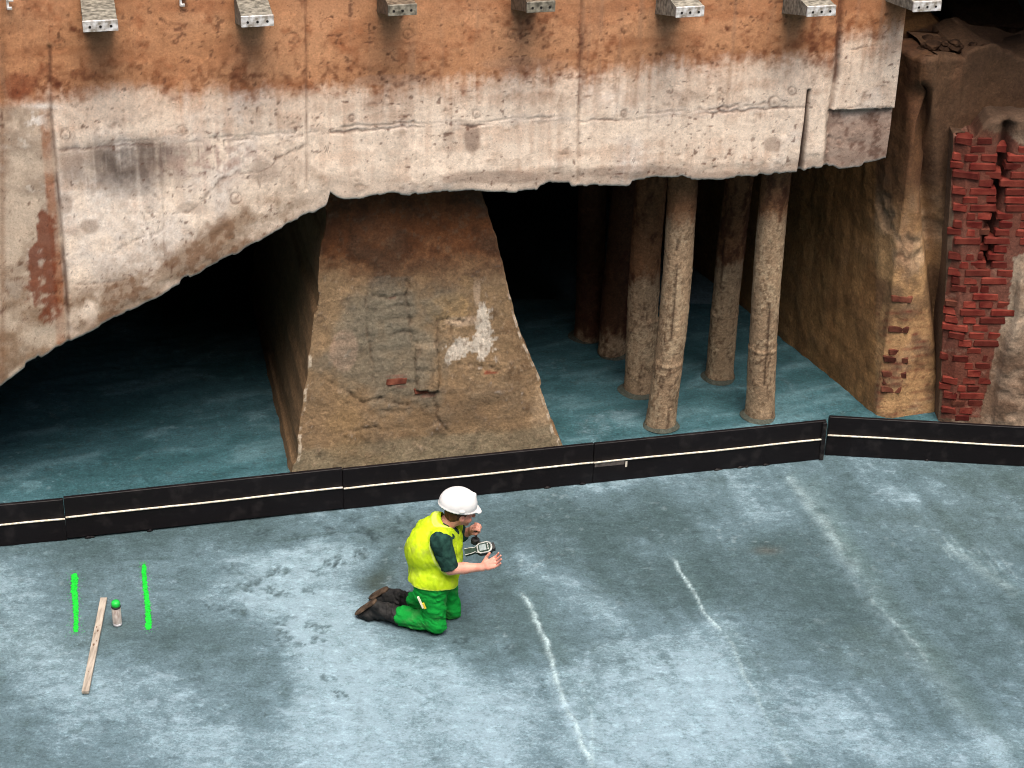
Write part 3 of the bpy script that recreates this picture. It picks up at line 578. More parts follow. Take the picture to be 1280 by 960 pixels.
def d2(u, v, G, nn):
    rr_ = inpoly(u, v, [(1176,150),(1340,150),(1340,300),(1275,335),(1270,390),(1252,440),(1240,530),(1150,530)]) * .95; d = .04 * nn[0] * (1 - .85 * rr_) + (.022 * nn[1] + .01 * nn[2]) * (1 - rr_) - .012 * rr_
    e, _ = seg_dist(u, v, [(1260,160),(1250,230),(1238,290),(1232,330)]); d -= .12 * np.exp(-(e / 7) ** 2)
    
    d += (.10 * sstep(1225, 1265, u) * sstep(330, 420, v) + .04 * sstep(190, 165, v)) * (1 - rr_)
    return d
red2 = [(1192,168),(1222,160),(1262,172),(1330,215),(1330,290),(1268,322),(1262,380),(1245,430),(1236,480),(1226,524),(1176,524),(1176,400),(1192,300),(1188,230)]
def c2(u, v, G, nn):
    c = np.zeros(G.shape) + lin(150, 128, 108)
    c = mixc(c, lin(182, 168, 148), sstep(-.1, .4, nn[1] + nn[0]) * .6); c = mixc(c, lin(104, 78, 60), sstep(0, .4, nn[1] - nn[0] * .6) * .7)
    r = inpoly(u + 4 * nn[1], v + 4 * nn[1], red2).astype(float); c = mixc(c, lin(104, 52, 40), r * .9); c = mixc(c, lin(150, 116, 98), r * sstep(.25, .5, nn[1] + nn[2] * .5) * .5)
    e, _ = seg_dist(u, v, [(1260,160),(1250,230),(1238,290),(1232,330)]); c = mixc(c, lin(44, 22, 18), np.exp(-(e / 6) ** 2) * .9)
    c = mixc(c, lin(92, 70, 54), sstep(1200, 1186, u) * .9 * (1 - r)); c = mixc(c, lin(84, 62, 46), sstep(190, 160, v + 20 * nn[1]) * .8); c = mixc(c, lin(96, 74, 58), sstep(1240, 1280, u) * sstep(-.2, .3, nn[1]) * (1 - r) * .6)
    return mixc(c, lin(150, 78, 56), sstep(.2, .45, nn[0] + nn[1] * .5) * sstep(480, 520, v) * .5)
def zt2(u, pts): return np.interp(pts[:, 0], [3.7, 3.8, 4.1, 4.3, 4.6, 5.2, 6.5], [2.55, 2.68, 2.72, 2.6, 2.3, 2.0, 1.7]) + .03 * fbm(pts[:, 0] * 8, 0, 0, 3, 361)
plan2 = [(3.60, 16.4), (3.50, 15.2), (3.53, 14.82), (3.64, 14.76), (4.8, 14.74), (6.6, 14.74)]
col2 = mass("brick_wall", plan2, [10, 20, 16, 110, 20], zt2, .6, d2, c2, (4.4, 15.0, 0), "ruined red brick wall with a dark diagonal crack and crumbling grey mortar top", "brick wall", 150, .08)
rb = random.Random(11); nbk = 0
SV = SURF['brick_wall']; SV = SV[(SV[:, 1] < 15.3)]
def ysf(x, z, L):
    k = (np.abs(SV[:, 0] - x) < L * .5) & (np.abs(SV[:, 2] - z) < .035)
    return float(np.percentile(SV[k, 1], 40)) if k.any() else 14.75
for ci in range(36):
    z_ = .06 + ci * .0705; x_ = 3.52 + (.05 if ci % 2 else 0) + rb.uniform(-.02, .02)
    while x_ < 4.75:
        k = rb.choice([0, 0, 1, 2, 3, 4, 4, 5]); L = (.110, .100, .120, .065, .205, .135)[k]; xc = x_ + L / 2; x_ += L + rb.uniform(.009, .018)
        yb = np.interp(xc, [3.5, 3.53, 3.64, 4.8], [14.9, 14.82, 14.76, 14.74]); pp = np.array([xc - .08 * z_ * float(sstep(4.4, 3.75, xc)), yb, z_]); uu, vv = proj(pp)
        if xc - L / 2 < 3.535 or not inpoly(np.array(uu), np.array(vv), red2): continue
        e, _ = seg_dist(np.array([uu]), np.array([vv]), [(1260,160),(1250,230),(1238,290),(1232,330)])
        if e[0] < 4.5 or rb.random() < (.03 if vv < 340 else .08): continue
        a, b, c = pp; nn = tuple(float(fbm(a * q, b * q, c * q, o_, s, g_)) for q, o_, s, g_ in ((1.8, 4, 301, .5), (6, 5, 311, .6), (20, 4, 321, .6)))
        dd = float(d2(np.array([uu]), np.array([vv]), None, [np.array([q]) for q in nn])[0])
        yaw = -.04 if xc > 3.66 else -.9
        put_brick(BR[k] if rb.random() > .12 or k > 2 else BO[1], (pp[0], ysf(pp[0], z_, L) + .060 - rb.uniform(.004, .009), z_ + .01 * math.sin(xc * 5)), yaw * .3 + rb.uniform(-.02, .02), col2, rb.uniform(-.02, .02)); nbk += 1
# small brick ends at the corner of the earth column
for ci in range(17):
    z_ = .05 + ci * .07
    if rb.random() < .45: continue
    pp = np.array([Cn[0] + .07, Cn[1] - .0, z_]); k = rb.choice([0, 1, 2])
    put_brick(BO[k], (Cn[0] + .09 + rb.uniform(0, .03), Cn[1] + .045 + rb.uniform(-.012, .005), z_), rb.uniform(-.05, .05) - .1, col1)
# rubble lying on the earth column
def rock(seed, r, mat, c):
    rr = random.Random(seed); import bmesh
    bm = bmesh.new(); bmesh.ops.create_icosphere(bm, subdivisions=2, radius=r)
    for q in bm.verts:
        n = fbm(q.co.x / r * 1.3 + seed, q.co.y / r * 1.3, q.co.z / r * 1.3, 3, seed); q.co *= (1 + .45 * float(n)); q.co.z *= .6
    me = bpy.data.meshes.new("rubble_stone"); bm.to_mesh(me); bm.free(); me.materials.append(mat); return me
M_rub = mat_noise("rubble", lin(34, 24, 18), lin(76, 56, 42), 12, .95, .1, .8, 30, rnd=.3)
RK = [rock(i, .07, M_rub, None) for i in range(4)]
rubs = []
for i in range(26):
    px_, py_ = rb.uniform(1136, 1240), rb.uniform(40, 100); q = floor_pt(px_, py_, 3.2)
    o = bpy.data.objects.new("rubble_stone", RK[i % 4]); COL.objects.link(o); s_ = rb.uniform(.25, 1.0); o.scale = (s_ * 1.3, s_, s_ * .9); o.rotation_euler = (rb.uniform(-.3, .3), 0, rb.uniform(0, 6))
    o.parent = col1; yq = max(15.1, min(q[1], 15.9)); o.location = np.array([min(max(q[0], 3.1), 4.05), yq, 3.14 + rb.uniform(-.03, .05)]) - np.array((3.3, 15.3, 0))

# ---- piles
def pile(bot, top, rpx, vb_, label, dim=0):
    B = floor_pt(*bot); T = plane_pt(top[0], top[1], B, 0); ax = (T - B); L = 2.75 / (ax[2] / np.linalg.norm(ax)); ax /= np.linalg.norm(ax)
    r = rpx / (FPX / np.linalg.norm(B - CAM)); nr_, na = 230, 56; h = np.linspace(-.03, L, nr_); th = np.linspace(0, 2 * math.pi, na + 1)
    Hh, Th = np.meshgrid(h, th, indexing='ij'); e1 = np.cross(ax, [0, 1, 0]); e1 /= np.linalg.norm(e1); e2 = np.cross(ax, e1)
    cx, cy = np.cos(Th), np.sin(Th); seed = int(bot[0])
    n1 = fbm(cx * 1.2 + seed, cy * 1.2, Hh * 2.2, 4, 401); n2 = fbm(cx * 2.5, cy * 2.5 + seed, Hh * 12, 5, 411, .6); n3 = fbm(cx * 6, cy * 6 + seed, Hh * 40, 3, 421, .6)
    hc = .62 + (seed % 7) * .015
    rad = r * (1 + .06 * n1 + .045 * n2 + .03 * n3) + .005 * np.exp(-((Hh - hc + .04 * n1) / .012) ** 2) + .004 * (Hh < hc) + .012 * np.exp(-(Hh - 0) / .05) * (Hh > 0)
    bx_, by_ = .018 * np.sin(Hh * 1.7 + seed), .012 * np.sin(Hh * 2.3 + seed * 2)
    P = B + ax * Hh[..., None] + e1 * (rad * cx + bx_)[..., None] + e2 * (rad * cy + by_)[..., None]
    u, v = proj(P); c = np.zeros(P.shape) + lin(154, 130, 104)
    c = mixc(c, lin(178, 158, 130), sstep(-.1, .4, n2 + n1 * .5) * .7); c = mixc(c, lin(100, 76, 56), sstep(.05, .4, n2 * .7 + n3 * .7) * .75)
    tb = sstep(-10, 12, vb_ - v + 18 * n2 + 12 * n1); c = mixc(c, lin(124, 82, 52), tb * .85); c = mixc(c, lin(58, 36, 24), tb * .8 * (vb_ > 400)); c = mixc(c, lin(62, 32, 20), tb * sstep(-.1, .4, n2 + n1) * .75)  # rearmost piles get an extra dark brown that paints in the void's shade
    k = np.exp(-((n1 * 1.0 + .1 * n2 - .05) / .03) ** 2) * sstep(1.3, .8, Hh); c = mixc(c, lin(62, 40, 30), k * .7)
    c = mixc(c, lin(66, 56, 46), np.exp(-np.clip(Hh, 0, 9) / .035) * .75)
    c = mixc(c, lin(76, 48, 34), np.exp(-((Hh - hc + .025) / .01) ** 2) * .3)
    for pts_ in ([(846, 330), (843, 380), (838, 425)], [(848, 300), (846, 312)], [(962, 380), (960, 425), (955, 480)], [(905, 300), (901, 360)]):
        dd_, al_ = seg_dist(u + 2.5 * n2, v, pts_); kk_ = np.exp(-(dd_ / 1.5) ** 2) * (cy * e2[1] + cx * e1[1] < 0); c = mixc(c, lin(48, 30, 22), kk_ * .85)
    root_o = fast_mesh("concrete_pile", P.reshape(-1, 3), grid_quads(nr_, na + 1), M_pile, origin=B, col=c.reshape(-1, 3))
    tag(root_o, label, "pile", "old concrete piles standing in the void")
    # collar of spilled mortar round the foot
    ring = []
    for k2, (rr, hz) in enumerate(((r * 1.30, .004), (r * 1.22, .013), (r * 1.12, .022), (r * 1.02, .030), (r * .9, .03))):
        ring.append([B + np.array([math.cos(t_) * rr * (1 + .07 * math.sin(t_ * 3 + seed)), math.sin(t_) * rr, hz + floor_z(B[0], B[1])]) for t_ in np.linspace(0, 2 * math.pi, 33)])
    R = np.array(ring); mesh_c = np.zeros(R.shape) + lin(70, 74, 66)
    fast_mesh("mortar_collar", R.reshape(-1, 3), grid_quads(5, 33), M_pile, root_o, origin=B, col=mesh_c.reshape(-1, 3))
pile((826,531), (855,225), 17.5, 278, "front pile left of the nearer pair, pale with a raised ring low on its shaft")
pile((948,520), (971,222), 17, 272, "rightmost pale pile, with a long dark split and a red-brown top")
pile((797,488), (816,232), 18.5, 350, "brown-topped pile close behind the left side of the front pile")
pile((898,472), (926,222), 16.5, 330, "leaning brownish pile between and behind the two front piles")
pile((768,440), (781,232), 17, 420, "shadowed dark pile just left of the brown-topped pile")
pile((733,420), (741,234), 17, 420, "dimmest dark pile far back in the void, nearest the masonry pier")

# ================================================================ BARRIER
bots = [(-190,700), (84,674), (429,636), (740,603), (1028,573)]
def seg_board(p, q, yaw_lift, label, drop=0.0):
    d = q - p; L = np.linalg.norm(d); d /= L; n = np.array([d[1], -d[0], 0]); up = np.array([0, 0, 1.])
    c = (p + q) / 2; root = empty("barrier_board", c, label, "barrier", "black boards of the low upstand across the floor")
    h1, h2, z0 = .185, .165, .004 + drop
    V, Fc = box(c + up * (z0 + h1 / 2), (d, n, up), (L / 2, .016, h1 / 2), .003); mesh_obj("lower_plank", V, Fc, M_ply, root, c, False)
    V, Fc = box(c + up * (z0 + h1 + .004 + h2 / 2) - n * .004, (d, n, up), (L / 2 - .002, .015, h2 / 2), .003); mesh_obj("upper_plank", V, Fc, M_ply, root, c, False)
    rr = random.Random(int(L * 1000)); path = [c + d * (t_ * L - L / 2 + .004) + up * (z0 + h1 + .004 + .0025 * math.sin(t_ * 9) + rr.uniform(-.0006, .0006)) + n * .020 for t_ in np.linspace(0, .997, 40)]
    V, Fc = tube(path, .0075, 8); mesh_obj("cord", V, Fc, M_cord, root, c)
    for e in (-1, 1):      # scuffed cleat at the ends, on the back
        V, Fc = box(c + d * e * (L / 2 - .036) + up * .165 - n * .036, (d, n, up), (.035, .016, .16), .001); mesh_obj("cleat", V, Fc, M_scuff, root, c, False)
    return root, c, d, n, L
labs = ["leftmost black board of the barrier, cut by the left edge of the photo", "long black barrier board below the dark arch, left of the pier", "black barrier board in front of the masonry pier, behind the kneeling worker", "scuffed black barrier board in front of the round piles, with a grey tape patch"]
info = []
for i in range(4):
    p, q = floor_pt(*bots[i]), floor_pt(*bots[i + 1]); d = (q - p) / np.linalg.norm(q - p); info.append(seg_board(p + d * .0006, q - d * .0006, 0, labs[i], drop=[-.0, .012, .002, 0][i]))
pr, qr = floor_pt(1031, 568), floor_pt(1420, 590); infoR = seg_board(pr, qr, 0, "black barrier board turned off at an angle in front of the brick wall", .0)
# tape patch, splashes and wrapped end on the scuffed board
M_tape = mat_noise("grey_tape", lin(70, 64, 62), lin(110, 102, 98), 30, .6, .3, .3, 80)
root, c, d, n, L = info[3]; up = np.array([0, 0, 1.])
V, Fc = box(c - d * (L / 2 - .13) + up * .168 + n * .018, (d, n, up), (.12, .0015, .018), .0005); mesh_obj("tape_patch", V, Fc, M_tape, root, c, False)
V, Fc = box(c - d * (L / 2 - .265) + up * .150 + n * .0185, (d, n, up), (.008, .0015, .026), .0005); mesh_obj("tape_patch", V, Fc, M_cord, root, c, False)
V, Fc = box(c + d * (L / 2 - .02) + up * .175 + n * .006, (d, n, up), (.018, .024, .172), .004); mesh_obj("end_wrap", V, Fc, M_scuff, root, c, False)
rs = random.Random(3)
for (root, c, d, n, L), k in zip(info + [infoR], (3, 2, 2, 5, 2)):
    for e in range(k):       # mortar crumbs at the foot
        a = rs.uniform(-.45, .45) * L; q = c + d * a + n * .018
        V, Fc = tube([q + up * .004, q + d * .02 + up * .01, q + d * rs.uniform(.03, .08) + up * .006], [.004, .011, .003], 6); mesh_obj("mortar_splash", V, Fc, M_scuff, root, c)

# ================================================================ BRACKETS along the top
M_brk = mat_noise("grey_bracket", lin(84, 80, 70), lin(150, 144, 128), 30, .8, .2, .5, 60, rnd=.1)
M_brkd = mat_noise("weathered_bracket", lin(72, 60, 46), lin(120, 104, 84), 30, .85, .2, .5, 60)
M_plate = mat_noise("galvanised_plate", lin(140, 132, 120), lin(226, 226, 224), 25, .45, .4, .25, 80)
M_hole = mat_noise("dark_bolt_hole", (0.01, 0.008, 0.007), (0.02, 0.016, 0.014), 20, .8)
brl = ["leftmost grey bracket on the top of the wall, with a white end plate", "second grey bracket from the left, with three dark holes in its white plate", "dull grey bracket without a pale plate, left of the middle of the wall top",
       "dull short bracket above the middle of the wall, right of its twin", "bracket with a white three-hole plate right of the middle of the wall top", "bracket with a clean white plate, second from the right end of the wall", "rightmost bracket, at the wall's corner, with a white plate"]
for i, (px_, yb_, wpx_, pale_) in enumerate([(126,39,42,1),(322,33,40,1),(503,19,36,0),(676,15,36,0),(862,21,36,1),(1026,20,37,1),(1158,14,36,1)]):
    O = .5; q = plane_pt(px_, yb_, B0 + EN * O, A13); s_, zb = float((q - B0) @ ES), float(q[2]); dist = np.linalg.norm(q - CAM); hw = wpx_ / FPX * dist / 2; hh = .075
    org = wall_pt(s_, zb, O); root = empty("bracket", org, brl[i], "bracket", "steel and concrete brackets along the wall top")
    V = []
    ins = .3 if i == 6 else .0
    for o_, zl, zh in ((O - .008, zb + .004, zb + hh - .004), (-.02 - ins, zb - .16, zb + hh + .0)):
        for a_ in (-1, 1): V += [wall_pt(s_ + a_ * hw * .97, zl, o_), wall_pt(s_ + a_ * hw * .97, zh, o_)]
    mesh_obj("arm", V, [(0,1,3,2),(4,6,7,5),(0,4,5,1),(2,3,7,6),(1,5,7,3),(0,2,6,4)], M_brk if pale_ else M_brkd, root, org, False)
    V, Fc = box(wall_pt(s_, zb + hh / 2, O), (ES, EN, up), (hw, .008, hh / 2), .002); mesh_obj("end_plate", V, Fc, M_plate if pale_ else M_brk, root, org, False)
    for k in (-1, 0, 1):
        q = wall_pt(s_ + k * hw * .6, zb + hh * .45, O + .0095); V, Fc = tube([q - EN * .004, q], .009, 12); mesh_obj("hole_disc", V, Fc, M_hole, root, org, False)  # flat dark discs standing in for the three holes of the plate
for px_, py_ in ((12, 6), (228, 2)):
    q = plane_pt(px_, py_, B0 + EN * .02, A13); s_ = float((q - B0) @ ES); z_ = float(q[2])
    V, Fc = join([box(wall_pt(s_ - .012, z_ + .05, .02), (ES, EN, up), (.008, .012, .08), .002), box(wall_pt(s_ + .008, z_ + .03, .02), (ES, EN, up), (.02, .012, .006), .002), box(wall_pt(s_ - .0, z_ - .02, .035), (ES, EN, up), (.014, .006, .010), .002)])
    tag(mesh_obj("wall_hook", V, Fc, M_plate, origin=wall_pt(s_, z_, .02), smooth=False), "small white metal hook at the wall top, " + ("in the left corner" if px_ < 100 else "between the two leftmost brackets"), "hook", "white hooks on the wall")

# ================================================================ THINGS ON THE FLOOR
M_wood = mat_noise("pale_timber", lin(132, 122, 110), lin(184, 174, 160), 6, .75, .25, .3, 40, (8, 1, 8), lo=.3, hi=.7, coords='Object')
M_knot = mat_noise("timber_knot", lin(86, 62, 46), lin(120, 92, 70), 20, .8)
a_, b_ = floor_pt(130, 750), floor_pt(107, 869); d = (b_ - a_); L = np.linalg.norm(d); d /= L; n = np.cross(d, up); c = (a_ + b_) / 2; c[2] = .006
root = empty("timber_batten", c, "pale rough timber batten lying on the floor beside the spray can", "batten")
V, Fc = box(c + up * .012, (d, n, up), (L / 2, .024, .011), .002); V = [q + up * .006 * math.sin(((q - c) @ d) * 2) for q in V]; mesh_obj("batten_body", V, Fc, M_wood, root, c, False)
for k, (t_, o_, w1) in enumerate(((-.17, .008, .012), (-.13, -.004, .016), (-.19, -.012, .008), (.02, .005, .017), (-.02, -.01, .01), (-.1, .012, .008), (.3, .004, .006))):
    q = c + d * t_ * L + n * o_ + up * (.0238 + .006 * math.sin(t_ * L * 2)); V, Fc = tube([q - up * .002, q], [w1, w1 * .8], 9); V = [q + (p_ - q) * (1 if abs((p_ - q) @ up) > .0015 else 1) - n * ((p_ - q) @ n) * .55 for p_ in V]; mesh_obj("knot", V, Fc, M_knot, root, c, False)
# spray can
c = floor_pt(147, 781); c[2] = .002; root = empty("spray_can", c, "green-capped marking spray can standing upright between the green lines", "spray can")
M_can = mat_noise("can_label", lin(176, 158, 150), lin(222, 212, 204), 60, .4, .5, .1, 40, (1, 1, .3)); M_metal = mat_noise("can_rim", lin(140, 140, 142), lin(200, 200, 204), 20, .3, .6)
M_green = mat_noise("green_plastic", lin(20, 160, 50), lin(36, 200, 76), 10, .4, .4, .05)
M_dk = mat_noise("dark_rubber", (0.012, .012, .012), (.025, .025, .024), 20, .6)
def lathe(prof, c, n=28):
    return tube([c + up * h for r, h in prof], [r for r, h in prof], n)
lathe_part = lambda nm, prof, mt: mesh_obj(nm, *lathe(prof, c), mt, root, c)
lathe_part("can_body", [(.031, .022), (.032, .028), (.032, .145), (.031, .15)], M_can); lathe_part("can_base", [(.029, 0), (.0325, .003), (.0325, .022)], M_metal)
lathe_part("can_shoulder", [(.0325, .15), (.0335, .154), (.032, .164)], M_dk); lathe_part("cap", [(.030, .164), (.031, .17), (.031, .185), (.027, .197), (.016, .203), (.004, .205)], M_green)
# sprayed green lines: thin ragged sheets of paint following the floor
M_paint = mat_noise("green_paint", lin(16, 150, 40), lin(24, 216, 56), 60, .6, .3, .3, 60)
def paint_line(a, b, w0, w1, label):
    p, q = floor_pt(*a), floor_pt(*b); d = q - p; L = np.linalg.norm(d); d /= L; n = np.cross(d, up); nrow, ncol = 210, 15; V = []
    for i in range(nrow):
        t_ = i / (nrow - 1); wd = w0 + (w1 - w0) * t_; endr = math.sqrt(max(0, 1 - max(0, 1 - t_ / .04) ** 2)) * math.sqrt(max(0, 1 - max(0, 1 - (1 - t_) / .03) ** 2)) * .9 + .1
        for j in range(ncol):
            s_ = (j / (ncol - 1) - .5) * 2; jit = float(vnoise(t_ * 34, s_ * .6 + w0 * 99, 0, 5)) * .22 + float(vnoise(t_ * 90, s_, 0, 6)) * .12
            P_ = p + d * t_ * L + n * (s_ * wd * endr * (1 + jit) + .004 * math.sin(t_ * 7)); P_[2] = floor_z(P_[0], P_[1]) + .0035 + .0015 * (1 - s_ * s_); V.append(P_)
    gq = grid_quads(nrow, ncol).reshape(nrow - 1, ncol - 1, 4); rr2 = np.random.RandomState(int(a[0])).rand(nrow - 1, ncol - 1); pr_ = np.array([.5, .25, .08, .02, 0, 0, 0, 0, 0, 0, .02, .08, .25, .5])[None, :]; gq = gq[rr2 > pr_]
    o = fast_mesh("painted_line", V, gq.reshape(-1, 4), M_paint, origin=(p + q) / 2)
    tag(o, label, "painted line", "green marking lines sprayed on the floor")
    r = random.Random(int(a[0])); V, Fc = [], []
    for k in range(420):     # overspray droplets
        t_ = r.random(); s_ = r.gauss(0, 1) * (w0 + w1) * .6; P_ = p + d * (t_ * (L + .08) - .04) + n * s_; z = floor_z(P_[0], P_[1]) + .003; rr = r.uniform(.0008, .0026); b0 = len(V)
        for m_ in range(5): V.append(np.array([P_[0] + rr * math.cos(m_ * 1.257), P_[1] + rr * math.sin(m_ * 1.257), z]))
        Fc.append(tuple(range(b0, b0 + 5)))
    s = mesh_obj("overspray", V, Fc, M_paint, o, (p + q) / 2, False); tag(s, kind="stuff")
paint_line((93,717), (95,791), .026, .016, "shorter sprayed green line left of the timber batten")
paint_line((180,705), (186,788), .016, .022, "longer sprayed green line right of the spray can")
# green-grey trowelled patch next to the foot of the barrier

# ================================================================ THE WORKER
def nets(f, lo, h):
    """surface nets: one continuous quad skin of the zero level of f"""
    s = f < 0; nx, ny, nz = f.shape
    cs = np.zeros((nx-1, ny-1, nz-1, 3), np.float32); cnt = np.zeros((nx-1, ny-1, nz-1), np.float32)
    sl3 = [slice(0, -1), slice(1, None)]
    for ax in range(3):
        o = [i for i in range(3) if i != ax]
        for a in (0, 1):
            for b in (0, 1):
                i0 = [None]*3; i1 = [None]*3; i0[ax] = slice(0, -1); i1[ax] = slice(1, None); i0[o[0]] = i1[o[0]] = sl3[a]; i0[o[1]] = i1[o[1]] = sl3[b]
                f0, f1 = f[tuple(i0)], f[tuple(i1)]; k = (f0 < 0) != (f1 < 0)
                t = np.where(k, f0 / np.where(k, f0 - f1, 1), 0); cnt += k; cs[..., ax] += np.where(k, t, 0)
                if a: cs[..., o[0]] += k
                if b: cs[..., o[1]] += k
    act = cnt > 0; idx = -np.ones(act.shape, np.int64); idx[act] = np.arange(act.sum()); ijk = np.argwhere(act)
    V = (ijk + cs[act] / cnt[act][:, None]) * h + np.asarray(lo); Q = []
    for ax in range(3):
        o = [(ax + 1) % 3, (ax + 2) % 3]
        i0 = [slice(1, -1)]*3; i1 = [slice(1, -1)]*3; i0[ax] = slice(0, -1); i1[ax] = slice(1, None)
        a, b = s[tuple(i0)], s[tuple(i1)]; k = np.argwhere(a != b); inn = a[tuple(k.T)]
        off = np.ones(3, int); off[ax] = 0; k = k + off
        def g(d0, d1):
            q = k.copy(); q[:, o[0]] -= d0; q[:, o[1]] -= d1; return idx[tuple(q.T)]
        q = np.stack([g(1, 1), g(0, 1), g(0, 0), g(1, 0)], 1); q[~inn] = q[~inn][:, ::-1]; Q.append(q)
    Q = np.concatenate(Q); Q = Q[(Q >= 0).all(1)]
    return V, Q
class Field:
    def __init__(s, lo, hi, h):
        s.lo = np.array(lo, float); s.h = h; s.n = np.ceil((np.array(hi) - s.lo) / h).astype(int) + 1; s.f = np.full(s.n, .2, np.float32)
    def _win(s, lo, hi, pad):
        a = np.clip(np.floor((np.array(lo) - pad - s.lo) / s.h).astype(int), 0, s.n); b = np.clip(np.ceil((np.array(hi) + pad - s.lo) / s.h).astype(int) + 1, 0, s.n)
        sl = tuple(slice(a[i], b[i]) for i in range(3)); g = [s.lo[i] + s.h * np.arange(a[i], b[i]) for i in range(3)]
        return sl, np.meshgrid(*g, indexing='ij')
    def _put(s, sl, d, k, sub=False):
        f = s.f[sl]
        if sub: s.f[sl] = np.maximum(f, -d); return
        if k <= 0: s.f[sl] = np.minimum(f, d); return
        hh = np.clip(.5 + .5 * (f - d) / k, 0, 1); s.f[sl] = f * (1 - hh) + d * hh - k * hh * (1 - hh)
    def cone(s, a, b, ra, rb, k=.02, sub=False):
        a = np.array(a, float); b = np.array(b, float); R = max(ra, rb); sl, (x, y, z) = s._win(np.minimum(a, b) - R, np.maximum(a, b) + R, .04 + k)
        d = b - a; L2 = max(d @ d, 1e-9); t = np.clip(((x-a[0])*d[0] + (y-a[1])*d[1] + (z-a[2])*d[2]) / L2, 0, 1)
        s._put(sl, np.sqrt((x-a[0]-t*d[0])**2 + (y-a[1]-t*d[1])**2 + (z-a[2]-t*d[2])**2) - (ra + (rb - ra) * t), k, sub)
    def ell(s, c, r, k=.02, ax=None, sub=False):
        c = np.array(c, float); r = np.array(r, float); A = np.eye(3) if ax is None else np.array([np.array(q) / np.linalg.norm(q) for q in ax]); R = r.max()
        sl, (x, y, z) = s._win(c - R, c + R, .04 + k); X_, Y_, Z_ = x-c[0], y-c[1], z-c[2]
        l = [(A[i][0]*X_ + A[i][1]*Y_ + A[i][2]*Z_) / r[i] for i in range(3)]; q = np.sqrt(l[0]**2 + l[1]**2 + l[2]**2); g = np.sqrt((l[0]/r[0])**2 + (l[1]/r[1])**2 + (l[2]/r[2])**2)
        s._put(sl, q * (q - 1) / np.maximum(g, 1e-6), k, sub)
    def cut(s, p, n, rnd=0):
        n = np.array(n, float); n /= np.linalg.norm(n); g = [s.lo[i] + s.h * np.arange(s.n[i]) for i in range(3)]
        d = ((g[0] - p[0]) * n[0])[:, None, None] + ((g[1] - p[1]) * n[1])[None, :, None] + ((g[2] - p[2]) * n[2])[None, None, :]; s.f = np.maximum(s.f, d.astype(np.float32))
    def wrinkle(s, amp, sx, sy, sz, seed, fold=0):
        m = np.abs(s.f) < .025; i = np.argwhere(m); P = s.lo + i * s.h; n = fbm(P[:, 0] * sx, P[:, 1] * sy, P[:, 2] * sz, 3, seed)
        if fold: n = n + .7 * (1 - 2 * np.abs(fbm(P[:, 0] * sx * .8 + P[:, 2] * sz * .5, P[:, 1] * sy * .8, P[:, 2] * sz * .6, 2, seed + 3)) * 2.0)
        s.f[m] += (amp * n).astype(np.float32)
    def build(s, name, mat, parent, org, colf=None):
        V, Q = nets(s.f, s.lo, s.h); c = colf(V) if colf else None
        return fast_mesh(name, V, Q, mat, parent, origin=org, col=c)
YM = 11.74
def M(x, y, dy=0.0): return plane_pt(x, y, (0, YM + dy), 0)
kR, hR, aR = M(544,777,0), M(538,722,.05), M(500,771,.07)
kL, hL, aL = M(563,762,.2), M(548,708,.25), M(514,752,.28)
pel = M(541,712,.15); chest = M(546,680,.16); nk = M(556,651,.16); 
shR_, shL_ = M(551,677,-.005), M(566,655,.33)
elR, wrR = M(563,711,-.05), M(603,709,-.05)
elL, wrL = M(576,668,.36), M(591,663,.33)
hd = M(575,638,.17)
HX = np.array([.88, .26, -.24]); HX /= np.linalg.norm(HX); HY = np.array([-.3, .95, 0.]); HY -= HX * (HX @ HY); HY /= np.linalg.norm(HY); HZ = np.cross(HX, HY)   # face forward, left, crown
ORG = np.array([kR[0], kR[1] + .1, 0.0])
man = empty("person", ORG, "kneeling person in white helmet, yellow vest and green trousers holding a hand-held meter", "person")
M_skin = mat_field("skin", rough=.55, spec=.35, grain=.08, gscale=120, bump=.15, bscale=300, bdist=.001)
def H(x, y, z): return hd + HX * x + HY * y + HZ * z
# ---- body: one continuous surface
B = Field((-1.03, 11.55, -.01), (.05, 12.35, 1.12), .005)
B.cone(kR, hR, .052, .085); B.cone(kR, aR, .05, .042); B.cone(aR, M(482,764,.12), .042, .034)
B.cone(kL, hL, .052, .085); B.cone(kL, aL, .05, .042); B.cone(aL, M(496,747,.3), .042, .034)
B.cone(M(482,764,.12), M(462,770,.13), .032, .022); B.cone(M(496,747,.3), M(478,752,.3), .032, .022)
B.ell(pel, (.13, .15, .12), .04); B.cone(pel, chest, .13, .13, .05); B.ell(chest + [0, 0, .02], (.12, .165, .15), .05)
B.cone(shR_, shL_, .055, .055, .04); B.cone(shR_, elR, .05, .042, .02); B.cone(shL_, elL, .05, .040, .02)
B.cone(elR, elR * .55 + wrR * .45, .041, .040, .012); B.cone(elR * .6 + wrR * .4, wrR, .039, .026, .012)
B.cone(elL, wrL, .040, .026, .012)
B.cone(nk - [.0, 0, .03], hd - HZ * .05 - HX * .015, .058, .055, .03)
B.ell(H(-.005, 0, .02), (.098, .076, .09), .02, (HX, HY, HZ)); B.ell(H(.028, 0, -.045), (.062, .056, .062), .025, (HX, HY, HZ))
B.cone(H(.092, 0, .0), H(.108, 0, -.028), .009, .014, .012); B.ell(H(.105, 0, -.033), (.014, .017, .010), .006, (HX, HY, HZ))
B.cone(H(.084, -.045, .012), H(.084, .045, .012), .012, .012, .015)                      # brow
B.ell(H(.085, 0, -.062), (.012, .025, .006), .005, (HX, HY, HZ)); B.ell(H(.082, 0, -.072), (.012, .022, .007), .005, (HX, HY, HZ)); B.ell(H(.070, 0, -.098), (.02, .022, .016), .015, (HX, HY, HZ))
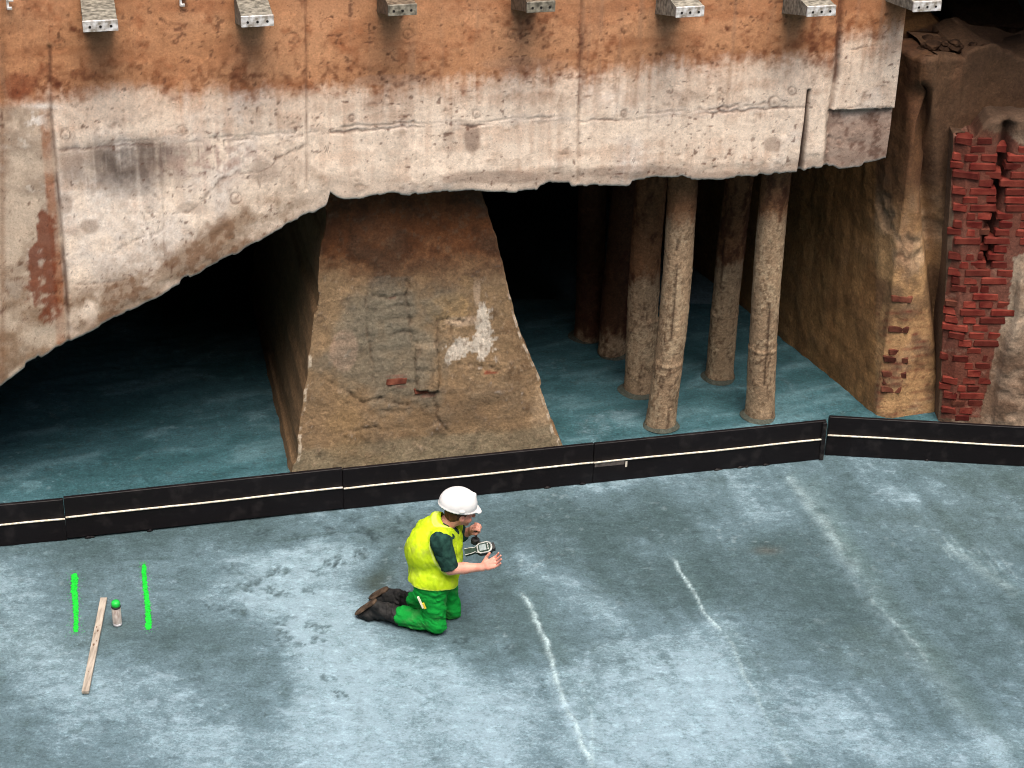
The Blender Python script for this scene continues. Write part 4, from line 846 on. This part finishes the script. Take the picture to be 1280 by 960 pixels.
for s_ in (-1, 1):
    B.ell(H(.083, s_ * .031, -.008), (.014, .017, .011), 0, (HX, HY, HZ), sub=True); B.ell(H(.069, s_ * .031, -.008), (.014, .015, .012), .003, (HX, HY, HZ))
    B.ell(H(-.002, s_ * .078, -.018), (.019, .009, .031), .006, (HX, HY, HZ)); B.ell(H(.004, s_ * .088, -.014), (.009, .006, .016), 0, (HX, HY, HZ), sub=True)
    B.ell(H(.062, s_ * .042, -.045), (.024, .02, .022), .015, (HX, HY, HZ))
# right hand: open, palm up
E1 = (M(631,697,-.05) - wrR); E1 /= np.linalg.norm(E1); E2 = np.array([.0, .80, .60]); E2 -= E1 * (E1 @ E2); E2 /= np.linalg.norm(E2); E3 = np.cross(E1, E2); E3 = E3 if E3[2] > 0 else -E3
def Rh(a, b, c): return wrR + E1 * a + E2 * b + E3 * c
B.cone(wrR, Rh(.03, 0, 0), .026, .024, .012); B.cone(Rh(.035, -.022, 0), Rh(.085, -.032, .0), .017, .013, .014); B.cone(Rh(.035, .018, 0), Rh(.09, .026, 0), .018, .013, .014); B.cone(Rh(.03, 0, -.002), Rh(.09, -.002, 0), .018, .014, .014)
for b0, b1, L in ((-.033, -.040, .058), (-.012, -.013, .070), (.010, .013, .074), (.030, .038, .064)):
    p0, p1, p2, p3 = Rh(.086, b0, 0), Rh(.086 + L * .45, b0 + (b1 - b0) * .5, .004), Rh(.086 + L * .76, b0 + (b1 - b0) * .8, .014), Rh(.086 + L * .98, b1, .028)
    B.cone(p0, p1, .0095, .0088, .003); B.cone(p1, p2, .0088, .0080, .002); B.cone(p2, p3, .0080, .0070, .002)
B.cone(Rh(.02, .026, .006), Rh(.055, .050, .018), .014, .011, .010); B.cone(Rh(.055, .050, .018), Rh(.088, .060, .034), .0105, .0088, .002)
# left hand: closed round the knob of the stalk
KN = M(596.5,661,.31)
G1 = KN - wrL; gl = np.linalg.norm(G1); G1 /= gl; G3 = np.array([0, -.35, .94]); G3 -= G1 * (G1 @ G3); G3 /= np.linalg.norm(G3); G2 = np.cross(G3, G1)
def Lh(a, b, c): return KN + G1 * a + G2 * b + G3 * c
B.cone(wrL, Lh(-.035, 0, .012), .026, .026, .015); B.ell(Lh(-.032, 0, .014), (.030, .038, .017), .012, (G1, G2, G3))
for i, b0 in enumerate((-.032, -.011, .010, .030)):
    r = .0088 - .0004 * i; p0, p1, p2, p3 = Lh(-.008, b0, .026), Lh(.020 - .003 * i, b0 * .9, .022), Lh(.029 - .003 * i, b0 * .8, .000), Lh(.014, b0 * .7, -.017)
    B.cone(p0, p1, r + .001, r, .004); B.cone(p1, p2, r, r, .002); B.cone(p2, p3, r, r - .001, .002)
B.cone(Lh(-.045, -.030, .004), Lh(-.012, -.036, -.010), .013, .011, .008); B.cone(Lh(-.012, -.036, -.010), Lh(.014, -.020, -.018), .0105, .0088, .002)
B.f = np.maximum(B.f, -(B.lo[2] + B.h * np.arange(B.n[2]))[None, None, :].astype(np.float32) + .012)
def skin_col(V):
    c = np.zeros(V.shape) + lin(206, 150, 130); n = fbm(V[:, 0] * 30, V[:, 1] * 30, V[:, 2] * 30, 3, 9); c = mixc(c, lin(190, 112, 96), sstep(-.1, .5, n) * .5)
    f = np.exp(-(np.linalg.norm(V - H(.06, 0, -.03), axis=1) / .08) ** 2); c = mixc(c, lin(178, 98, 76), f * .6)
    hh = np.exp(-(np.linalg.norm(V - Rh(.12, 0, 0), axis=1) / .07) ** 2); c = mixc(c, lin(214, 136, 122), hh * .5)
    L_ = sstep(.08, .02, np.linalg.norm(V - (elL + wrL) / 2, axis=1)); c = mixc(c, lin(150, 96, 72), L_ * .6)
    ey = np.minimum(np.linalg.norm(V - H(.085, .031, -.008), axis=1), np.linalg.norm(V - H(.085, -.031, -.008), axis=1)); c = mixc(c, lin(52, 32, 26), sstep(.011, .006, ey))
    c = mixc(c, lin(140, 70, 62), sstep(.016, .008, np.linalg.norm((V - H(.09, 0, -.067)) * [1, .6, 1], axis=1)) * .7)
    st = sstep(.075, .05, np.linalg.norm(V - H(.06, 0, -.09), axis=1)); return mixc(c, lin(120, 80, 66), st * .25)
B.build("body", M_skin, man, ORG, skin_col)
# ---- hair
Hf = Field(hd - .14, hd + .14, .0045); Hf.ell(H(-.012, 0, .012), (.099, .083, .088), 0, (HX, HY, HZ)); Hf.ell(H(-.055, 0, -.035), (.045, .062, .045), .02, (HX, HY, HZ)); Hf.cut(H(.018, 0, -.02), HX * 1.0 + HZ * -.35)
Hf.cut(H(-.02, 0, -.085), -HZ); Hf.wrinkle(.005, 60, 60, 30, 5); Hf.build("hair", mat_noise("brown_hair", lin(58, 34, 22), lin(112, 68, 44), 30, .7, .3, .6, 90, (1, 1, .3)), man, ORG)
# ---- helmet
M_helm = mat_noise("white_helmet_shell", (.66, .66, .65), (.76, .76, .75), 9, .35, .5, .03, 30)
W = Field(H(0, 0, .05) - .22, H(0, 0, .05) + .22, .005)
hc = H(-.030, 0, .058); W.ell(hc, (.136, .114, .115), 0, (HX, HY, HZ)); W.cone(H(-.10, 0, .125), H(.07, 0, .135), .014, .012, .02)
W.cone(H(-.09, .03, .12), H(.06, .03, .128), .008, .007, .016); W.cone(H(-.09, -.03, .12), H(.06, -.03, .128), .008, .007, .016)
W.ell(hc - HZ * .03, (.118, .096, .108), 0, (HX, HY, HZ), sub=True); W.cut(hc - HZ * .022, -HZ)
rim = [(hc - HZ * .020 + HX * (math.cos(t_) * (.134 + .012 * (math.cos(t_) > 0))) + HY * math.sin(t_) * .111) for t_ in np.linspace(0, 2 * math.pi, 33)]
for i in range(32): W.cone(rim[i], rim[i + 1], .0055, .0055, .004)
W.ell(hc + HX * .128 - HZ * .022, (.052, .078, .008), .006, (HX, HY, HZ * .98 + HX * .25))
for s_ in (-1, 1): W.ell(hc + HY * s_ * .114 - HZ * .004, (.02, .010, .012), .006, (HX, HY, HZ))
hel = W.build("helmet", M_helm, man, ORG)
Sw = Field(H(0, 0, .05) - .2, H(0, 0, .05) + .2, .005); sb = [(hc - HZ * .034 + HX * math.cos(t_) * .112 + HY * math.sin(t_) * .092) for t_ in np.linspace(0, 2 * math.pi, 29)]
for i in range(28): Sw.cone(sb[i], sb[i + 1], .008, .008, .003)
Sw.build("sweatband", M_dk, hel, ORG)
# ---- t-shirt
M_shirt = mat_noise("dark_green_cotton", lin(22, 46, 42), lin(40, 72, 64), 25, .9, .1, .3, 160)
T = Field((-.80, 11.52, .30), (-.15, 12.35, .98), .0055)
T.cone(pel, chest, .150, .150, .05); T.ell(chest + [0, 0, .01], (.150, .185, .165), .05); T.cone(shR_, shL_, .070, .070, .04); T.cone(shR_, elR + (elR - shR_) * .1, .072, .062, .02); T.cone(shL_, elL, .070, .058, .02)
T.ell(nk - [.005, 0, .01], (.068, .07, .03), .02); dR = (elR - shR_) / np.linalg.norm(elR - shR_)
m_ = T.f; T.wrinkle(.006, 14, 14, 18, 31, 1)
sl, (x, y, z) = T._win(elR - .12, elR + .12, 0); q = (x - elR[0]) * dR[0] + (y - elR[1]) * dR[1] + (z - elR[2]) * dR[2]; near = np.sqrt((x - elR[0])**2 + (y - elR[1])**2 + (z - elR[2])**2) < .085
T.f[sl] = np.where(near, np.maximum(T.f[sl], q + .004), T.f[sl]); T.build("t_shirt", M_shirt, man, ORG)
# ---- vest
M_vest = mat_field("hi_vis_fabric", rough=.75, spec=.2, grain=.06, gscale=60, bump=.3, bscale=120, bdist=.003)
Vv = Field((-.86, 11.50, .26), (-.12, 12.38, 1.0), .0055)
Vv.cone(pel + [.005, -.005, -.0], chest, .172, .168, .05); Vv.ell(chest + [-.01, 0, .01], (.165, .20, .175), .05); Vv.cone(shR_ + [0, .035, .008], shL_ - [0, .035, -.008], .074, .074, .05)
Vv.ell(M(530,690,.12), (.12, .14, .14), .05); Vv.ell(M(558,705,.12), (.11, .13, .11), .05)
Vv.ell(hR + [.0, -.01, -.03], (.142, .125, .15), .04); Vv.ell(M(530,722,.06), (.10, .12, .12), .03); Vv.ell(M(556,726,.05), (.09, .10, .10), .03); Vv.ell(M(560,722,.22), (.10, .12, .11), .03); Vv.cone(M(536,668,.17), M(549,652,.17), .105, .075, .04)
Vv.ell(M(527,690,.1), (.09, .12, .15), .05); Vv.wrinkle(.006, 10, 10, 5, 51, 1); Vv.wrinkle(.0035, 26, 26, 16, 57, 1)
Vv.cone(shR_ + [.0, -.13, .01], shR_ + [.0, -.015, -.02], .105, .070, 0, sub=True); Vv.cone(elR + [.0, -.08, 0], elR + [0, .0, 0], .08, .066, 0, sub=True); Vv.cone(shR_ + [.005, -.03, -.02], elR + [0, -.02, 0], .074, .070, 0, sub=True)
Vv.cone(shL_ + [0, .06, 0], elL + [.02, .02, 0], .08, .07, 0, sub=True)
Vv.cone(nk + [-.012, 0, -.02], hd, .062, .07, 0, sub=True); Vv.cone(nk + [.03, .0, -.02], M(577,668,.14) + [.035, 0, 0], .052, .018, 0, sub=True)     # V neck
hem = M(548,741,-.09); Vv.cut(hem, (-.10, -.12, -1)); 
def vest_col(V):
    c = np.zeros(V.shape) + lin(186, 214, 26); n = fbm(V[:, 0] * 9, V[:, 1] * 9, V[:, 2] * 7, 4, 61, .65); c = mixc(c, lin(140, 172, 22), sstep(-.1, .5, n) * .6); c = mixc(c, lin(206, 228, 70), sstep(.1, .5, fbm(V[:, 0] * 20, V[:, 1] * 20, V[:, 2] * 20, 4, 63)) * .5)
    c = mixc(c, lin(140, 138, 80), sstep(.25, .6, fbm(V[:, 0] * 14, V[:, 1] * 14, V[:, 2] * 10, 4, 65)) * .4)
    hq = (V - hem) @ (np.array([-.10, -.12, -1]) / 1.0121); 
    a0, a1 = shR_ + [.005, -.03, -.02], elR + [0, -.02, 0]; dd = a1 - a0; tt_ = np.clip(((V - a0) @ dd) / (dd @ dd), 0, 1); ra = np.linalg.norm(V - a0 - tt_[:, None] * dd, axis=1)
    c = mixc(c, lin(232, 244, 140), sstep(.010, .005, np.abs(ra - .083)) * .6); nkd = np.linalg.norm(V - nk - [-.012, 0, -.0], axis=1); c = mixc(c, lin(232, 244, 140), sstep(.010, .005, np.abs(nkd - .078)) * .5)
    return mixc(c, lin(224, 240, 110), sstep(-.014, -.006, hq) * .6)
ve = Vv.build("vest", M_vest, man, ORG, vest_col)
# edge binding round neck opening and side seam
M_bind = mat_noise("pale_binding", lin(196, 226, 60), lin(216, 238, 110), 30, .7, .2)
# ---- trousers
M_trs = mat_field("green_workwear", rough=.85, spec=.15, grain=.12, gscale=90, bump=.3, bscale=160, bdist=.003)
Tr = Field((-.86, 11.55, 0), (-.22, 12.3, .56), .005)
Tr.cone(kR + [0, 0, .0], hR, .074, .120, .03); Tr.cone(kR, aR + [.01, 0, .005], .070, .070, .022); Tr.cone(kL, hL, .072, .115, .03); Tr.cone(kL, aL + [.01, 0, .005], .068, .066, .022); Tr.ell(pel - [0, 0, .02], (.155, .17, .13), .04)
Tr.ell(M(530,738,.0), (.07, .05, .09), .03); Tr.ell(M(548,786,.0) + [0, 0, .02], (.05, .06, .04), .02)
Tr.wrinkle(.008, 11, 11, 16, 71, 1); Tr.wrinkle(.005, 24, 24, 38, 77, 1); Tr.f = np.maximum(Tr.f, (.008 - (Tr.lo[2] + Tr.h * np.arange(Tr.n[2])))[None, None, :].astype(np.float32)); Tr.cut(hem + [0, 0, .006], (.10, .12, 1)); Tr.cut(aR + [-.03, 0, 0], (-1, .25, 0)) 
def trs_col(V):
    c = np.zeros(V.shape) + lin(14, 140, 52); n = fbm(V[:, 0] * 12, V[:, 1] * 12, V[:, 2] * 12, 4, 81); c = mixc(c, lin(10, 104, 44), sstep(0, .5, n) * .5); return mixc(c, lin(84, 160, 84), sstep(.1, .5, n + .4 * sstep(.07, .02, V[:, 2])) * .3)
Tr.build("trousers", M_trs, man, ORG, trs_col)
# ---- boots
M_boot = mat_noise("dusty_boot_leather", lin(14, 15, 16), lin(44, 43, 42), 16, .75, .25, .5, 60); M_sole = mat_noise("brown_boot_sole", lin(48, 38, 30), lin(92, 76, 62), 20, .85, .15, .6, 50)
for s_, (sh, an, he, to, ball) in enumerate(((aR + [.0, 0, .0], M(482,763,.11), M(470,757,.12), M(453,776,.14), M(461,772,.13)), (aL + [0, 0, .0], M(497,746,.29), M(484,742,.31), M(471,762,.33), M(478,757,.32)))):
    lo = np.minimum.reduce([sh, an, he, to]) - .09; hi_ = np.maximum.reduce([sh, an, he, to]) + .09; lo[2] = -.01; to = to.copy(); to[2] = max(to[2], .034); ball = ball.copy(); ball[2] = max(ball[2], .045)
    F = Field(lo, hi_, .0048); F.cone(sh, an, .058, .052, .02); F.cone(an, ball, .050, .042, .025); F.cone(an, he, .045, .040, .02); F.cone(ball, to, .042, .032, .015); F.cone(he, ball, .036, .038, .02)
    for tt_ in (.15, .5, .85): 
        p_ = sh + (an - sh) * tt_; F.ell(p_, (.018, .064, .064), .006)
    F.wrinkle(.006, 22, 22, 22, 91 + s_, 1); F.f = np.maximum(F.f, (.004 - (F.lo[2] + F.h * np.arange(F.n[2])))[None, None, :].astype(np.float32)); b_o = F.build("boot", M_boot, man, ORG)
    ax = to - he; ax /= np.linalg.norm(ax); side = np.array([.1, 1, 0.]); side -= ax * (ax @ side); side /= np.linalg.norm(side); out_ = np.cross(ax, side); out_ = out_ if out_[0] < 0 else -out_
    F = Field(lo - .03, hi_ + .03, .0048); c_ = (he + to) / 2 + out_ * .034; F.ell((he * .72 + to * .28) + out_ * .036, (.055, .038, .011), .01, (ax, side, out_)); F.ell((he * .2 + to * .8) + out_ * .034, (.070, .044, .011), .012, (ax, side, out_)); F.ell(he + out_ * .034, (.038, .036, .016), .008, (ax, side, out_))
    F.f = np.maximum(F.f, (.003 - (F.lo[2] + F.h * np.arange(F.n[2])))[None, None, :].astype(np.float32)); F.build("boot_sole", M_sole, b_o, ORG)
# ---- the meter
MC = M(605,685,.12); org = MC; met = empty("handheld_meter", org, "grey-rimmed hand-held meter with small screen and black stalk held by the worker", "meter")
m1_ = np.array([1, .12, .22]); m1_ /= np.linalg.norm(m1_); m2_ = np.array([-.1, .86, .5]); m2_ -= m1_ * (m1_ @ m2_); m2_ /= np.linalg.norm(m2_); m3_ = np.cross(m1_, m2_)
M_shell = mat_noise("pale_grey_shell", lin(140, 142, 138), lin(180, 182, 176), 30, .5, .3, .1); M_body = mat_noise("dark_green_grip", lin(26, 44, 36), lin(44, 64, 52), 30, .7, .2, .2)
M_scr = mat_noise("grey_display", lin(112, 126, 126), lin(140, 152, 150), 40, .25, .5, .02); M_red = mat_noise("dark_red_knob", lin(70, 16, 20), lin(110, 28, 30), 20, .4, .4)
def prism(pts, z0, z1, c=MC):
    pts = [(x * .88, y * .88) for x, y in pts]; n = len(pts); V = [c + m1_ * x + m2_ * y + m3_ * z0 for x, y in pts] + [c + m1_ * x + m2_ * y + m3_ * z1 for x, y in pts]
    return V, [tuple(range(n))[::-1], tuple(range(n, 2 * n))] + [(i, (i + 1) % n, n + (i + 1) % n, n + i) for i in range(n)]
head = [(-.055,-.030),(-.035,-.046),(.030,-.048),(.055,-.036),(.066,-.012),(.066,.012),(.055,.036),(.030,.048),(-.035,.046),(-.055,.030)]
mesh_obj("case", *prism([(x * 1.04, y * 1.04) for x, y in head], -.030, .004), M_dk, met, org, False); mesh_obj("bezel", *prism(head, .004, .012), M_shell, met, org, False)
mesh_obj("face_panel", *prism([(x * .82, y * .80) for x, y in head], .0122, .0142), M_body, met, org, False); mesh_obj("display", *prism([(-.036,-.026),(.018,-.026),(.018,.026),(-.036,.026)], .0142, .0168), M_scr, met, org, False)
for yy in (-.02, 0, .02): mesh_obj("button", *prism([(.028, yy - .006), (.038, yy - .006), (.038, yy + .006), (.028, yy + .006)], .0142, .0185), M_shell, met, org, False)
mesh_obj("bumper", *prism([(.066,-.030),(.084,-.026),(.088,.0),(.084,.026),(.066,.030)], -.034, .008), M_dk, met, org, False)
neck_ = [(-.155,-.026),(-.10,-.024),(-.075,-.018),(-.054,-.030),(-.054,.030),(-.075,.018),(-.10,.024),(-.155,.026)]
mesh_obj("handle", *prism(neck_, -.026, .003), M_body, met, org, False); mesh_obj("handle_rim", *prism([(x, y) for x, y in [(-.155,-.029),(-.10,-.027),(-.074,-.021),(-.054,-.033),(-.054,-.029),(-.075,-.016),(-.10,-.022),(-.155,-.024)]], .003, .008), M_shell, met, org, False)
mesh_obj("handle_rim", *prism([(-.155,.024),(-.10,.022),(-.075,.016),(-.054,.029),(-.054,.033),(-.074,.021),(-.10,.027),(-.155,.029)], .003, .008), M_shell, met, org, False)
CB = M(594,676,.27); 
mesh_obj("socket", *tube([CB - up * .022, CB - up * .015, CB + up * .012, CB + up * .018], [.022, .030, .031, .026], 20), M_dk, met, org); mesh_obj("socket_arm", *tube([CB - up * .012, MC + m2_ * .04 - m3_ * .012], .011, 8), M_dk, met, org)
mesh_obj("stalk", *tube([CB + up * .01, (CB + KN) / 2 + [.002, 0, 0], KN], [.009, .0075, .0075], 10), M_dk, met, org); mesh_obj("knob", *tube([KN - up * .016, KN - up * .010, KN + up * .006, KN + up * .020, KN + up * .026], [.008, .015, .017, .013, .004], 16), M_red, met, org)
# ---- folding rule in the thigh pocket
r0, r1 = M(522.5,746,-.075), M(529,760,-.075); root = empty("folding_rule", (r0 + r1) / 2, "yellow and white folding rule sticking out of the green trouser pocket", "folding rule"); d = r1 - r0; Lr = np.linalg.norm(d); d /= Lr
sd_ = np.cross(d, [0, -1, 0.]); V, Fc = box((r0 + r1) / 2, (d, sd_, (0, 1, 0)), (Lr / 2, .007, .006), .001); mesh_obj("rule_leaf", V, Fc, mat_noise("white_rule", lin(226, 224, 190), lin(240, 238, 214), 20, .5), root, (r0 + r1) / 2, False)
V, Fc = box((r0 * .15 + r1 * .85) + sd_ * -.013, (d, sd_, (0, 1, 0)), (Lr * .24, .007, .006), .001); mesh_obj("rule_leaf", V, Fc, mat_noise("yellow_rule", lin(216, 186, 40), lin(232, 206, 70), 20, .5), root, (r0 + r1) / 2, False)
